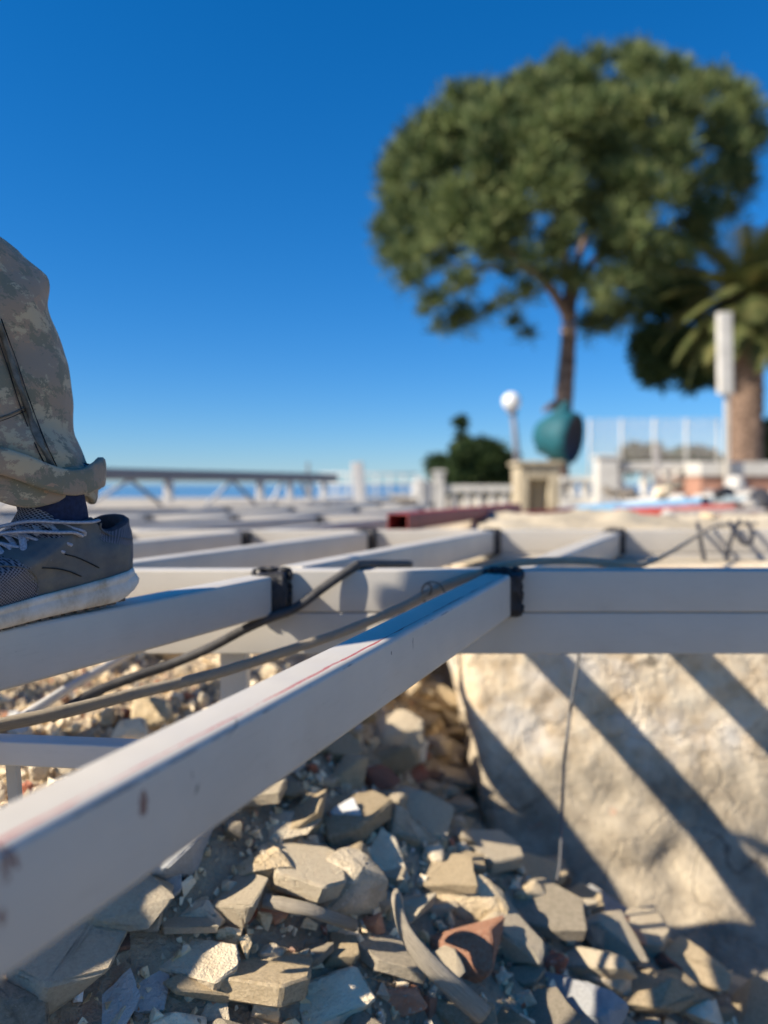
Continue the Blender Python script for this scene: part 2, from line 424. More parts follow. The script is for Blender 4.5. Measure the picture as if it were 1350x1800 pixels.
# the near beam gets its own marks; local coords from the photograph's pixels on its side face
def beam_ends(k, j):   # segment between cross beam j-1 and j
    y1 = CY[j] - .034; y0 = (CY[j-1] + TW + .004) if j > 0 else None
    return y0, y1
B1a = Vector((lx(0, -.45)-.018, -.45, BEAM_Z-.068)); B1b = Vector((lx(0, 1.066)-.018, 1.066, BEAM_Z-.001))
dB = (B1b-B1a).normalized(); yB = Vector((0, 0, 1)).cross(dB).normalized(); zB = dB.cross(yB)
def on_side(px, py):
    d = ray(px, py); o = Vector((0, 0, CAMZ)); pt = B1a - yB*TW/2
    t_ = (pt-o).dot(yB)/d.dot(yB); q = o+d*t_ - B1a
    return q.dot(dB), q.dot(zB)
RB = (.13, .03, .022); BK = (.035, .03, .03)
mk = []
for (px, py, rx, rz, col, lean) in ((252, 1412, .0030, .0075, RB, 0), (10, 1520, .0022, .0085, RB, 0), (24, 1508, .0016, .006, RB, .3), (4, 1612, .0018, .004, RB, 0),
        (338, 1362, .0008, .0030, BK, .1), (346, 1388, .0012, .0028, BK, -.5), (412, 1282, .0010, .0045, BK, -2.2), (726, 1132, .0009, .0065, BK, 0),
        (688, 1148, .0010, .0018, BK, 0), (240, 1320, .0010, .0010, BK, 0), (655, 1136, .0018, .0016, BK, 0), (193, 1382, .0012, .0012, BK, 0), (560, 1325, .0005, .004, BK, 1)):
    sx, sz = on_side(px, py); mk.append((sx, sz, rx, rz, col, lean))
M['paint_near'] = paint_material('grey_paint_near', marks=mk, redline=(-.0125, -.004))
b1 = tube('long_beam', B1a, B1b, mat=M['paint_near'], parent=frame, rad=.0055, seg_n=6)
b1['label'] = 'near grey beam with a thin red scratched line along its top edge'
def weld(k, y, dz=0):
    bm = bmesh.new(); bmesh.ops.create_cube(bm, size=1)
    bmesh.ops.subdivide_edges(bm, edges=bm.edges[:], cuts=5, use_grid_fill=True)
    for v_ in bm.verts:
        v_.co = Vector((v_.co.x*.040, v_.co.y*.039, v_.co.z*.058))
        v_.co += Vector((1, 1, 1))*0.005*noise.noise(v_.co*70+Vector((k, y, 0)))
    me = bpy.data.meshes.new('weld_seam'); bm.to_mesh(me); bm.free(); me.materials.append(M['weld'])
    for p in me.polygons: p.use_smooth = True
    o = bpy.data.objects.new('weld_seam', me); COL.objects.link(o); o.location = (lx(k, y)-.010, y, BEAM_Z-.030+dz); reparent(o, frame)
    return o
for k in range(-8, 3):
    for j in range(0, 6):
        y0, y1 = beam_ends(k, j)
        x = lx(k, y1)
        if j == 0:
            if k == 0: weld(0, y1+.017); continue
            if k < -2 or k > 0: continue
            y0 = {-1: -.35, -2: -.3, -3: .1}[k]
        if j >= 2 and x > .3: continue
        if x < -4 or x > .80: continue
        dz = [-.001, -.0035, .002, -.002][(k*3+j) % 4]
        o = tube('long_beam', (lx(k, y0)-.018, y0, BEAM_Z+dz), (x-.018, y1, BEAM_Z+dz), h=(.055 if k == -1 and j == 0 else TH), parent=frame)
        weld(k, y1+.017)
# weld beads round the joints nearest the camera
for k, j in ((0, 0), (-1, 0), (0, 1), (-1, 1), (-2, 1)):
    yb_ = CY[j]-.004; xc = lx(k, yb_)-.018; pts = []
    for i in range(41):
        a_ = 2*math.pi*i/40; pts.append(Vector((xc+.026*max(-1, min(1, 1.35*math.cos(a_))), yb_-.003+.002*math.sin(i*1.7), BEAM_Z-.030+.033*max(-1, min(1, 1.35*math.sin(a_))))))
    rr_ = [.0035+.0014*math.sin(i*2.1)+.001*math.sin(i*5.3) for i in range(41)]
    v_, f_ = sweep_vf(pts, rr_, rr_, 7, .3); o = mesh_obj('weld_bead', v_, f_, M['weld'], None, True); reparent(o, frame)
# posts
for (x, y) in ((-.226, 1.12), (-2.2, 1.12), (1.4, 1.12), (-.9, 2.07), (-2.4, 2.07), (-.7, 3.02), (-2.3, 3.02), (-.9, 3.97)):
    zb = G(x, y) - .05
    if x > .2: zb = -.1
    o = tube('post', (x, y+.02, BEAM_Z-.124), (x, y+.02, zb), w=.040, h=.040, mat=M['paint_light'], parent=frame)  # paler than the frame's grey, so sunlight on the front is in the colour
# low brace behind the near beam and its little upright
def PL(px, py, Y): return P(px, py, Y)
br = tube('lower_brace', P(-220, 1287, .72), P(262, 1306, .66), w=.022, h=.022, mat=M['paint_light'], parent=frame, rad=.002)
br['label'] = 'thin pale lower tube running left from under the near beam'
up = tube('upright', P(17, 1333, .72), P(27, 1420, .72)+Vector((0, 0, -.03)), w=.010, h=.010, parent=frame, rad=.001)

# loose thin rods on the rubble
rod = sweep('pale_rod', [P(30, 1268, .95), P(120, 1210, 1.15), P(250, 1136, 1.45)], .0075, M['paint_light'], seg=10)
tag(rod, 'pale thin rod leaning on the gravel below the beam the shoe stands on', 'rod')

# ------------------------------------------------------------------ rods / cables draped over the frame
t = NT('weathered_fibre', .85)
uvm = t.mapv((26, 9, 1), 'UV'); g1 = t.noise(3, 6, .7, uvm); g2 = t.noise(12, 4, .6, uvm)
t.color(t.ramp(g1, [(.32, (.30, .235, .155)), (.48, (.62, .52, .38)), (.68, (.82, .74, .58))])); t.bump(t.math('ADD', g1, g2), 1.0, .002); M['fibre'] = t.m
M['rubber'] = simple('grey_rubber', (.055, .052, .050), .7, .3, 60, .3)
w1 = catmull([P(-240, 1390, .62), P(-60, 1292, .72), P(100, 1254, .78), P(250, 1216, .85), P(380, 1184, .92), P(480, 1152, .97), P(600, 1112, 1.02), P(700, 1070, 1.06),
      P(770, 1034, 1.08), P(835, 1010, 1.095), P(900, 991, 1.12), P(1000, 985, 1.14), P(1095, 990, 1.15), P(1150, 985, 1.35), P(1235, 936, 1.95), P(1262, 924, 2.10), P(1330, 920, 2.5)], 8)
o = sweep('weathered_cane', w1, [.0060*(1-.35*i/len(w1)) for i in range(len(w1))], M['fibre'], rb=[.0072*(1-.35*i/len(w1)) for i in range(len(w1))], seg=14, wob=.12, uv=True)
tag(o, 'weathered brown fibrous cane draped over the crossing beams in mid picture', 'cane')
w2 = catmull([P(90, 1262, .93), P(170, 1216, .98), P(230, 1192, 1.0), P(300, 1168, 1.02), P(370, 1138, 1.03), P(430, 1106, 1.045), P(475, 1086, 1.055), P(520, 1068, 1.07), P(570, 1032, 1.085), P(620, 998, 1.10), P(640, 992, 1.13), P(720, 992, 1.3)], 8)
o = sweep('rubber_hose', w2, .0066, M['rubber'], seg=12)
tag(o, 'dark grey rubber hose sagging from the cross beam towards the gravel', 'hose')
M['wire'] = simple('rusty_wire', (.10, .085, .065), .6, .4, 60, .2)
wp = catmull([P(748, 1062, 1.075), P(742, 1044, 1.07), P(745, 1030, 1.065), P(757, 1023, 1.06), P(772, 1027, 1.06), P(780, 1038, 1.06), P(785, 1048, 1.06)], 8)
wq = catmull([P(742, 1034, 1.07), P(749, 1026, 1.06), P(758, 1031, 1.065), P(756, 1044, 1.07), P(746, 1046, 1.075), P(742, 1036, 1.08)], 8)
tie = empty('wire_tie', P(760, 1040, 1.07), 'small loop of thin wire twisted round the brown cane', 'wire')
for w in (wp, wq): reparent(sweep('wire_loop', w, .0012, M['wire'], seg=6), tie)
hw = catmull([P(1022, 1100, 1.30), P(1018, 1150, 1.30), P(1004, 1240, 1.30), P(992, 1340, 1.29), P(988, 1430, 1.28), P(984, 1520, 1.27), P(975, 1560, 1.27)], 6)
M['cable'] = simple('pale_cable', (.14, .14, .145), .6, .15, 60, .1)
tag(sweep('hanging_cable', hw, .0026, M['cable'], seg=8), 'thin grey cable hanging down in front of the broken wall', 'cable')
M['black'] = simple('black_cable', (.03, .03, .035), .6, .2, 60, .1)
for i, (pts, lab) in enumerate((([P(1226, 920, 2.1), P(1229, 932, 2.02), P(1233, 960, 2.005), P(1238, 985, 1.995), P(1240, 1010, 1.99)], 'leftmost of the dark cables hanging over the second cross beam'),
        ([P(1300, 915, 2.1), P(1290, 934, 2.02), P(1280, 965, 2.0), P(1272, 1010, 1.98)], 'middle dark cable hanging over the second cross beam'),
        ([P(1283, 918, 2.1), P(1290, 934, 2.02), P(1308, 955, 2.0), P(1322, 948, 2.0), P(1318, 925, 2.04), P(1312, 918, 2.1)], 'dark cable looped in a small bow over the second cross beam'))):
    tag(sweep('black_cable', catmull(pts, 6), .0055, M['black'], seg=8), lab, 'cable', 'dark cables over the second cross beam')

# ------------------------------------------------------------------ rubble
def rock_mesh(name, seed, dims=(1, 1, 1), n=13, bev=.05, sub=0, disp=.0, slab=False):
    rnd = random.Random(seed); bm = bmesh.new()
    if slab:
        m = rnd.randint(4, 6); a0 = rnd.random()*6
        ang = [a0+2*math.pi*(i+rnd.uniform(-.28, .28))/m for i in range(m)]; rr = [rnd.uniform(.36, .55) for _ in ang]
        for s in (-.5, .5):
            for a, r_ in zip(ang, rr): bm.verts.new((r_*math.cos(a)*(1+.06*s), r_*math.sin(a)*(1+.06*s), s))
    else:
        for _ in range(n):
            v_ = Vector((rnd.gauss(0, 1), rnd.gauss(0, 1), rnd.gauss(0, 1))).normalized()
            v_ = Vector([max(-.72, min(.72, c_)) for c_ in v_])
            bm.verts.new(v_*rnd.uniform(.55, .72))
    for v_ in bm.verts: v_.co = Vector((v_.co.x*dims[0], v_.co.y*dims[1], v_.co.z*dims[2]))
    r = bmesh.ops.convex_hull(bm, input=bm.verts[:])
    bmesh.ops.delete(bm, geom=[g for g in r['geom_interior'] if isinstance(g, bmesh.types.BMVert)], context='VERTS')
    bmesh.ops.dissolve_limit(bm, angle_limit=R(12), verts=bm.verts[:], edges=bm.edges[:])
    if bev: bmesh.ops.bevel(bm, geom=bm.edges[:], offset=bev*min(dims), segments=1, profile=.6, affect='EDGES', clamp_overlap=True)
    bmesh.ops.triangulate(bm, faces=bm.faces[:])
    for _ in range(sub):
        bmesh.ops.subdivide_edges(bm, edges=bm.edges[:], cuts=1)
    if disp:
        off = Vector((seed*3.7, 0, 0)); md = max(dims)
        for v_ in bm.verts:
            q = v_.co/md
            k_ = noise.noise(q*3+off)*.8 + noise.noise(q*9+off)*.6 + noise.noise(q*23+off)*.5
            v_.co += v_.co.normalized()*disp*k_
    me = bpy.data.meshes.new(name); bm.to_mesh(me); bm.free(); me.materials.append(M['st_tan'])
    if sub:
        for p in me.polygons: p.use_smooth = True
        me.set_sharp_from_angle(angle=R(24))
    return me
def put(me, name, loc, scale, rot, mat, label, cat, group=None):
    o = bpy.data.objects.new(name, me); COL.objects.link(o); o.location = loc; o.scale = scale if hasattr(scale, '__len__') else (scale,)*3
    o.rotation_euler = rot; o.material_slots[0].link = 'OBJECT'; o.material_slots[0].material = M[mat]
    return tag(o, label, cat, group)
# hero pieces: px, py, width px, height px, thickness ratio, tilt, material, slab?, name, label
HERO = [
 (330, 1688, 200, 95, .26, (.25, .05, .1), 'st_beige', 1, 'plaster_slab', 'large pale flat triangular slab lying under the near beam at bottom left'),
 (585, 1752, 175, 150, .8, (.2, .1, .5), 'st_beige', 0, 'mortar_block', 'big blocky beige lump at the bottom edge in mid picture'),
 (463, 1772, 75, 120, .6, (.1, .5, .3), 'st_beige', 0, 'mortar_lump', 'upright narrow beige lump left of the big blocky one'),
 (602, 1427, 82, 66, .5, (.5, .1, .2), 'st_white', 0, 'plaster_piece', 'bluish white rounded plaster piece in the sunlit rubble'),
 (693, 1288, 150, 95, .14, (.9, .25, .9), 'st_beige', 1, 'tile_slab', 'pale square-cut slab leaning beside the left end of the wall'),
 (455, 1520, 185, 62, .5, (.1, .1, .1), 'st_tan', 0, 'mortar_lump', 'long crumbly tan lump just below the near beam'),
 (474, 1690, 70, 62, .8, (.3, .1, .2), 'st_grey', 0, 'rough_stone', 'grey round lump above the upright narrow beige one'),
 (825, 1590, 205, 165, .7, (.2, .1, .2), 'st_tan', 0, 'boulder', 'large rounded tan block in the striped shade beside the curved strip'),
 (722, 1428, 125, 150, .7, (.1, .2, .4), 'st_grey', 0, 'boulder', 'tall grey boulder in shade left of the wall corner'),
 (612, 1535, 175, 150, .7, (.1, .1, 1.0), 'st_grey', 0, 'concrete_chunk', 'big grey shaded chunk in the middle of the rubble'),
 (710, 1762, 100, 85, .7, (.1, .1, .3), 'st_orange', 0, 'brick_block', 'orange brown brick block at the bottom edge'),
 (1078, 1722, 130, 85, .7, (.1, .1, .1), 'st_grey', 0, 'concrete_chunk', 'grey squared chunk at the foot of the wall, lower right'),
 (1232, 1780, 115, 60, .6, (.1, .1, .1), 'st_beige', 0, 'mortar_block', 'pale block at the bottom edge towards the right corner'),
 (183, 1765, 105, 135, .12, (.75, .1, .35), 'st_blue', 1, 'tile_shard', 'flat lilac grey tile shard tilted up at the lower left'),
 (250, 1735, 90, 105, .2, (.6, .2, .9), 'st_blue', 1, 'tile_shard', 'rounded grey tile shard right of the lilac one'),
 (118, 1705, 110, 90, .2, (.6, -.2, .4), 'st_brown', 1, 'brown_shard', 'flat brown shard below the near beam at far left'),
 (185, 1668, 80, 50, .3, (.3, .2, .4), 'st_brown', 1, 'brown_shard', 'curved brown shard leaning above the lilac grey tile'),
 (478, 1608, 62, 44, .4, (.3, .3, .4), 'st_orange', 1, 'brick_shard', 'bright orange brick shard in the middle of the rubble'),
 (432, 1603, 44, 50, .5, (.4, .6, .1), 'st_red', 1, 'brick_shard', 'dark red brick shard left of the bright orange one'),
 (548, 1352, 30, 30, .6, (.2, .3, .4), 'st_red', 0, 'brick_shard', 'small red brick crumb just under the near beam'),
 (735, 1350, 44, 70, .4, (.6, .3, .1), 'st_red', 1, 'brick_shard', 'red brick sliver in the dark gap left of the wall'),
 (655, 1622, 62, 60, .7, (.2, .3, .4), 'st_orange', 0, 'brick_lump', 'dull orange stone above the orange brown block'),
 (532, 1400, 84, 90, .8, (.2, .3, .4), 'st_tan', 0, 'rough_stone', 'rounded tan stone left of the bluish white plaster'),
 (678, 1492, 90, 120, .25, (.8, .4, .2), 'st_beige', 1, 'plaster_shard', 'pale pointed shard standing right of the shaded chunk'),
 (395, 1645, 62, 66, .8, (.2, .1, .4), 'st_tan', 0, 'rough_stone', 'knobbly tan stone above the large triangular slab'),
 (300, 1790, 130, 60, .5, (.2, .1, .4), 'st_beige', 0, 'mortar_lump', 'pale lump cut by the bottom edge under the triangular slab'),
 (375, 1785, 80, 70, .4, (.6, .1, .4), 'st_grey', 1, 'concrete_shard', 'grey shard leaning on the pale lump at the bottom edge'),
 (318, 1740, 36, 40, .5, (.3, .1, .4), 'st_red', 0, 'brick_shard', 'small red brick piece under the tip of the triangular slab'),
 (600, 1650, 80, 32, .4, (.1, .1, .3), 'st_beige', 0, 'mortar_sliver', 'thin pale sliver above the big blocky lump'),
 (235, 1612, 120, 56, .6, (.1, .1, .1), 'st_grey', 0, 'concrete_chunk', 'low grey chunk in shade right under the near beam'),
 (345, 1612, 110, 60, .6, (.1, .2, .3), 'st_grey', 0, 'concrete_chunk', 'grey chunk between the near beam and the tan knobbly stone'),
 (68, 1725, 60, 60, .4, (.5, .2, .3), 'st_white', 1, 'plaster_shard', 'whitish shard at the far lower left corner'),
 (290, 1560, 60, 66, .4, (.7, .3, .1), 'st_blue', 1, 'tile_shard', 'small bluish tile shard close under the near beam'),
 (268, 1580, 36, 50, .4, (.8, .1, .3), 'st_white', 1, 'plaster_shard', 'small white shard left of the bluish one under the beam'),
 (500, 1455, 150, 30, .4, (.1, .1, .2), 'st_beige', 0, 'mortar_sliver', 'long pale sliver under the near beam edge in sunlight'),
 (760, 1300, 80, 75, .8, (.1, .1, .2), 'st_grey', 0, 'rough_stone', 'dark grey stone tucked against the wall end'),
 (695, 1205, 110, 44, .5, (.1, .1, .2), 'st_tan', 0, 'mortar_lump', 'tan lump above the leaning square-cut slab'),
 (1118, 1650, 64, 50, .6, (.2, .1, .2), 'st_orange', 0, 'brick_lump', 'pinkish orange brick lump at the foot of the wall'),
 (1098, 1622, 40, 26, .6, (.2, .1, .2), 'st_orange', 0, 'brick_lump', 'small orange brick crumb on the wall slope'),
 (980, 1690, 60, 80, .6, (.2, .4, .2), 'st_red', 0, 'brick_lump', 'dark red brick piece in the hole below the wall'),
 (940, 1650, 44, 60, .6, (.4, .4, .2), 'st_brown', 0, 'brick_lump', 'brown brick piece in the hole below the wall'),
 (935, 1575, 84, 70, .7, (.2, .1, .2), 'st_tan', 0, 'rough_stone', 'tan stone right of the striped block'),
 (760, 1500, 60, 50, .7, (.2, .1, .2), 'st_grey', 0, 'rough_stone', 'grey stone above the left of the striped block'),
]
hid = 0
for (px, py, w, h, th, tilt, mat, slab, nm, lab) in HERO:
    p = on_ground(px, py+h*.25, .015); Y = p.y; k = Y/F
    W, H = w*k, h*k
    if slab: dims = (W, max(H*1.15, W*.5), max(W, H)*th*.6)
    else: dims = (W, W*.75, H)
    hid += 1
    me = rock_mesh(nm, 100+hid, dims, 13, .035 if not slab else .10, 4 if w > 90 else 3, .024*max(dims), bool(slab))
    if not slab:  # gaussian hull is about 1.3 wide: bring to size
        me.transform(Matrix.Scale(.86, 4))
    rz = random.Random(hid).uniform(-.25, .25)
    o = put(me, nm, p + Vector((0, .02, 0)), (1, 1, .8), (tilt[0]*.7, tilt[1]*.4, rz+tilt[2]*.3), mat, lab, 'rubble piece')
# the flat lump in focus behind the near beam and its neighbours
for (px, py, w, h, mat, nm, lab) in (
   (262, 1258, 110, 62, 'st_tan', 'concrete_lump', 'pebbly concrete lump in the gravel just behind the near beam'),
   (232, 1290, 100, 44, 'st_beige', 'concrete_lump', 'pale pitted lump half behind the near beam edge'),
   (222, 1256, 24, 28, 'st_red', 'brick_chip', 'terracotta chip left of the pebbly concrete lump'),
   (238, 1240, 30, 18, 'st_red', 'brick_chip', 'terracotta chip lying against the brown cane'),
   (330, 1222, 22, 18, 'st_red', 'brick_chip', 'small red chip under the brown cane beside the post'),
   (278, 1205, 26, 20, 'st_orange', 'brick_chip', 'rounded orange chip between the hose and the cane'),
   (322, 1180, 34, 30, 'st_grey', 'rough_stone', 'grey angular stone between hose and post'),
   (352, 1232, 14, 34, 'st_beige', 'mortar_sliver', 'narrow pale sliver standing left of the post foot'),
   (355, 1104, 66, 26, 'st_beige', 'plaster_piece', 'cream stone under the second beam left of the post'),
   (340, 1122, 60, 14, 'st_white', 'plaster_piece', 'flat white piece under the cream stone left of the post'),
   (285, 1140, 80, 34, 'st_tan', 'mortar_lump', 'long tan slab below the second beam in the gravel'),
   (480, 1180, 52, 34, 'st_beige', 'mortar_lump', 'pale faceted lump right of the post behind the beam'),
   (505, 1140, 60, 16, 'st_beige', 'mortar_lump', 'flat pale lump right of the post under the cross beam'),
   (40, 1390, 30, 24, 'st_red', 'brick_chip', 'terracotta chip at far left above the near beam'),
   (28, 1400, 26, 16, 'st_red', 'brick_chip', 'second terracotta chip near the left edge above the beam'),
   (60, 1350, 50, 44, 'st_grey', 'rough_stone', 'grey stone right of the little upright at far left'),
   (110, 1345, 60, 40, 'st_grey', 'rough_stone', 'low grey stone under the thin pale tube'),
   (2, 1345, 30, 30, 'st_grey', 'rough_stone', 'grey stone at the very left edge under the pale tube'),
   (118, 1222, 26, 18, 'st_white', 'plaster_piece', 'small white piece above the cane at left'),
   (20, 1260, 30, 22, 'st_white', 'plaster_piece', 'small white piece above the cane at the left edge'),
   (185, 1260, 36, 36, 'st_grey', 'rough_stone', 'pale grey stone below the cane left of the chips'),
   (30, 1285, 44, 18, 'st_white', 'plaster_piece', 'flat white piece just above the thin pale tube')):
    p = on_ground(px, py+h*.3, .01); k = p.y/F; hid += 1
    me = rock_mesh(nm, 100+hid, (w*k, w*k*.8, h*k*1.35), 18, .10, 3 if w > 50 else 2, .02*w*k)
    put(me, nm, p+Vector((0, .01, h*k*.15)), .86, (.15, .1, random.Random(hid).uniform(-.3, .3)), mat, lab, 'rubble piece')

# scattered individuals
rnd = random.Random(7)
variants = [rock_mesh('rubble_lump', 500+i, (1, rnd.uniform(.65, .95), rnd.uniform(.5, .8)), rnd.randint(10, 14), .04, 2, .03) for i in range(16)]
slabs = [rock_mesh('rubble_shard', 560+i, (1, rnd.uniform(.6, 1), rnd.uniform(.14, .28)), 6, .10, 2, .02, True) for i in range(9)]
KIND = {'st_tan': 'tan mortar', 'st_beige': 'pale plaster', 'st_grey': 'grey concrete', 'st_dark': 'dark stone', 'st_red': 'terracotta', 'st_orange': 'orange brick', 'st_white': 'white plaster', 'st_blue': 'bluish tile', 'st_brown': 'brown tile'}
WEI = [34, 40, 18, 1.5, 1.5, 2, 4, 2, 2]
placed = []; LOOSE = []
def visible(p, m=40):
    q = p - Vector((0, 0, CAMZ)); yy = q.y*cp - q.z*sp; zz = q.y*sp + q.z*cp
    if yy <= .1: return None
    return 675+F*q.x/yy, 900-F*zz/yy
def wall_front(x, y, z): return x > WX(z)-.03 and y > WY(z)-.05
cnt = {0: 0, 1: 0}; tries = 0; zone_max = {0: 80, 1: 165}
while sum(cnt.values()) < 240 and tries < 60000:
    tries += 1
    x = rnd.uniform(-1.2, 1.0); y = rnd.uniform(.6, 2.9); z = G(x, y)
    uv = visible(Vector((x, y, z)))
    if not uv or uv[0] < -60 or uv[0] > 1400 or uv[1] > 1860 or uv[1] < 1090: continue
    if wall_front(x, y, z+.04): continue
    # which side of the near beam in the picture
    yb = 1740-.712*uv[0]
    zone = 1 if uv[1] > yb-40 else 0
    if zone == 0 and uv[1] > 1400-.453*uv[0]+30: continue
    if cnt[zone] >= zone_max[zone]: continue
    s = (.17 if cnt[1] < 10 else .135 if cnt[1] < 40 else rnd.choice([.06, .08, .10, .12])) if zone else rnd.choice([.02, .026, .034, .045])
    if any((a-x)**2+(b-y)**2 < ((s+c_)*.31)**2 for a, b, c_ in placed): continue
    placed.append((x, y, s)); cnt[zone] += 1
    mat = rnd.choices(STONES, WEI)[0]
    shard = rnd.random() < .3 or mat in ('st_blue', 'st_brown')
    if mat in ('st_dark',): shard = False
    me = rnd.choice(slabs if shard else variants)
    where = 'lying in the rubble pit under the near beam' if zone else 'lying in the gravel behind the near beam'
    nm = 'rubble_shard' if shard else 'rubble_lump'
    made = \
    put(me, nm, (x, y, z+s*.08), (s, s, s*.72), (rnd.uniform(-.12, .32), rnd.uniform(-.32, .10), rnd.uniform(0, 6.3)), mat,
        f"{'flat' if shard else 'small'} {KIND[mat]} {'shard' if shard else 'lump'} {where}", 'rubble piece',
        f"{KIND[mat]} {'shards' if shard else 'lumps'} {where}")
    LOOSE.append((made, uv, s, mat, shard, zone))
MARKS = [(330, 1688, 'the large pale triangular slab'), (585, 1752, 'the big blocky beige lump'), (602, 1427, 'the bluish white plaster piece'), (693, 1288, 'the pale square-cut slab'),
  (455, 1520, 'the long crumbly tan lump'), (825, 1590, 'the striped tan block'), (722, 1428, 'the tall grey boulder'), (612, 1535, 'the big grey shaded chunk'), (710, 1762, 'the orange brown brick block'),
  (1078, 1722, 'the grey squared chunk'), (1232, 1780, 'the pale corner block'), (183, 1765, 'the lilac grey tile shard'), (478, 1608, 'the bright orange brick shard'), (980, 1690, 'the dark red hole brick'),
  (262, 1258, 'the pebbly concrete lump'), (410, 1180, 'the white post'), (355, 1104, 'the cream stone'), (100, 1215, 'the pale thin rod'), (20, 1360, 'the little upright'), (300, 1168, 'the rubber hose')]
seen = {}
for (o_, uv_, s_, mat_, sh_, zn_) in LOOSE:
    base_ = [m_ for m_ in MARKS if (m_[1] > 1270) == (zn_ == 1) or True]
    m_ = min(base_, key=lambda q: (q[0]-uv_[0])**2+(q[1]-uv_[1])**2); dx, dy = uv_[0]-m_[0], uv_[1]-m_[1]
    dist = math.hypot(dx, dy); near_ = 'just' if dist < 70 else ('well' if dist < 140 else 'far')
    dr_ = ('right of' if dx > 0 else 'left of') if abs(dx) > 1.3*abs(dy) else (('below' if dy > 0 else 'above') if abs(dy) > 1.3*abs(dx) else (('lower right of' if dx > 0 else 'lower left of') if dy > 0 else ('upper right of' if dx > 0 else 'upper left of')))
    sz_ = ('large' if s_ > .13 else 'medium' if s_ > .08 else 'small') if zn_ else ('medium' if s_ > .03 else 'tiny')
    lab_ = f"{sz_} {'flat ' if sh_ else ''}{KIND[mat_]} {'shard' if sh_ else 'lump'} {near_} {dr_} {m_[2]}"
    seen.setdefault(lab_, []).append((o_, dist))
for lab_, lst in seen.items():
    lst.sort(key=lambda q: q[1])
    for i_, (o_, _) in enumerate(lst): o_['label'] = lab_ if len(lst) == 1 else lab_ + [', nearest', ', second', ', third', ', fourth', ', fifth', ', sixth', ', seventh', ', outermost'][min(i_, 7)]
# loose small rubble nobody could count
mb = MB(); mbm = [M[k] for k in STONES]
proto = []
for i in range(10):
    me = rock_mesh('tmp', 700+i, (1, .8, .65), 8, 0); proto.append(([v_.co.copy() for v_ in me.vertices], [tuple(p.vertices) for p in me.polygons])); bpy.data.meshes.remove(me)
def scatter(n, xr, yr, sizes, zf, ok, wts):
    k_ = 0; tr = 0
    while k_ < n and tr < n*6:
        tr += 1
        x = rnd.uniform(*xr); y = rnd.uniform(*yr)
        if not ok(x, y): continue
        z = zf(x, y); s = rnd.choice(sizes)*rnd.uniform(.8, 1.25)
        pv, pf = rnd.choice(proto); e = Euler((rnd.uniform(0, 6.3), rnd.uniform(0, 6.3), rnd.uniform(0, 6.3))).to_matrix()
        o = Vector((x, y, z+s*.2)); mb.add([e@(q*s)+o for q in pv], pf, rnd.choices(range(9), wts)[0]); k_ += 1
def in_view(x, y):
    uv = visible(Vector((x, y, G(x, y)))); 
    return uv and -80 < uv[0] < 1430 and 1060 < uv[1] < 1880 and not wall_front(x, y, G(x, y)+.02)
scatter(4200, (-1.5, .9), (.55, 3.0), [.009, .013, .018, .024], G, in_view, [38, 26, 26, 8, 2, 1.5, 1, .5, 3])
scatter(2600, (-1.0, 0.1), (.6, 1.7), [.006, .008, .011], G, in_view, [30, 18, 26, 12, 6, 2, 2, 1, 4])
scatter(500, (-4, 1), (2.5, 5.5), [.02, .03, .05], G, lambda x, y: True, WEI)
o = mb.build('fine_rubble', mats=mbm); tag(o, 'fine broken stone and brick crumbs between the larger pieces', 'rubble', kind='stuff')
# crumpled white scraps below the wall
mbs = MB()
for i in range(9):
    p = on_ground(820+i*21, 1505+i*11, .12) if False else P(815+i*20, 1508+i*11, WY(.33)-.12)
    me = rock_mesh('scrap', 800+i, (.055, .04, .028), 10, .05, 1, .004)
    me.name = 'plaster_scrap'
    put(me, 'plaster_scrap', p, rnd.uniform(.6, 1.1), (rnd.uniform(-1, 1), rnd.uniform(-1, 1), rnd.uniform(0, 6)), 'st_white', ['first', 'second', 'third', 'fourth', 'fifth', 'sixth', 'seventh', 'eighth', 'ninth'][i]+' white crumpled scrap from the left at the wall foot', 'scrap', 'white scraps at the foot of the wall')
# mound of stones under the scraps so they rest on something
for (px, py, w, h, mat, lab) in ((850, 1545, 120, 60, 'st_tan', 'tan lump carrying the white scraps at their left end'), (930, 1585, 130, 70, 'st_tan', 'tan lump carrying the white scraps at their right end')):
    Y = WY(.33)-.09; p = P(px, py, Y); k = Y/F; hid += 1
    me = rock_mesh('mortar_lump', 100+hid, (w*k, w*k*.9, h*k*2.2), 16, .1, 2, .01)
    put(me, 'mortar_lump', p+Vector((0, 0, -h*k*.5)), 1, (0, 0, .3), mat, lab, 'rubble piece')
# hoop of old hose round the striped block, and a length of wood
hp = [on_ground(px, py, .05)+Vector((0, 0, dz)) for px, py, dz in ((700, 1590, .0), (697, 1625, .03), (712, 1680, .03), (745, 1728, .03), (800, 1768, .02), (850, 1785, .0))]
tag(sweep('curved_strip', catmull(hp, 8), .0065, M['fibre'], rb=.013, seg=10, uv=True), 'dusty curved strip half buried left of the striped tan block', 'strip')
wd = [on_ground(462, 1582, .04), on_ground(540, 1598, .05), on_ground(622, 1626, .04)]
tag(sweep('wood_stick', wd, .012, M['fibre'], rb=.007, seg=8, wob=.2, uv=True), 'weathered flat stick lying across the rubble above the orange shard', 'stick')

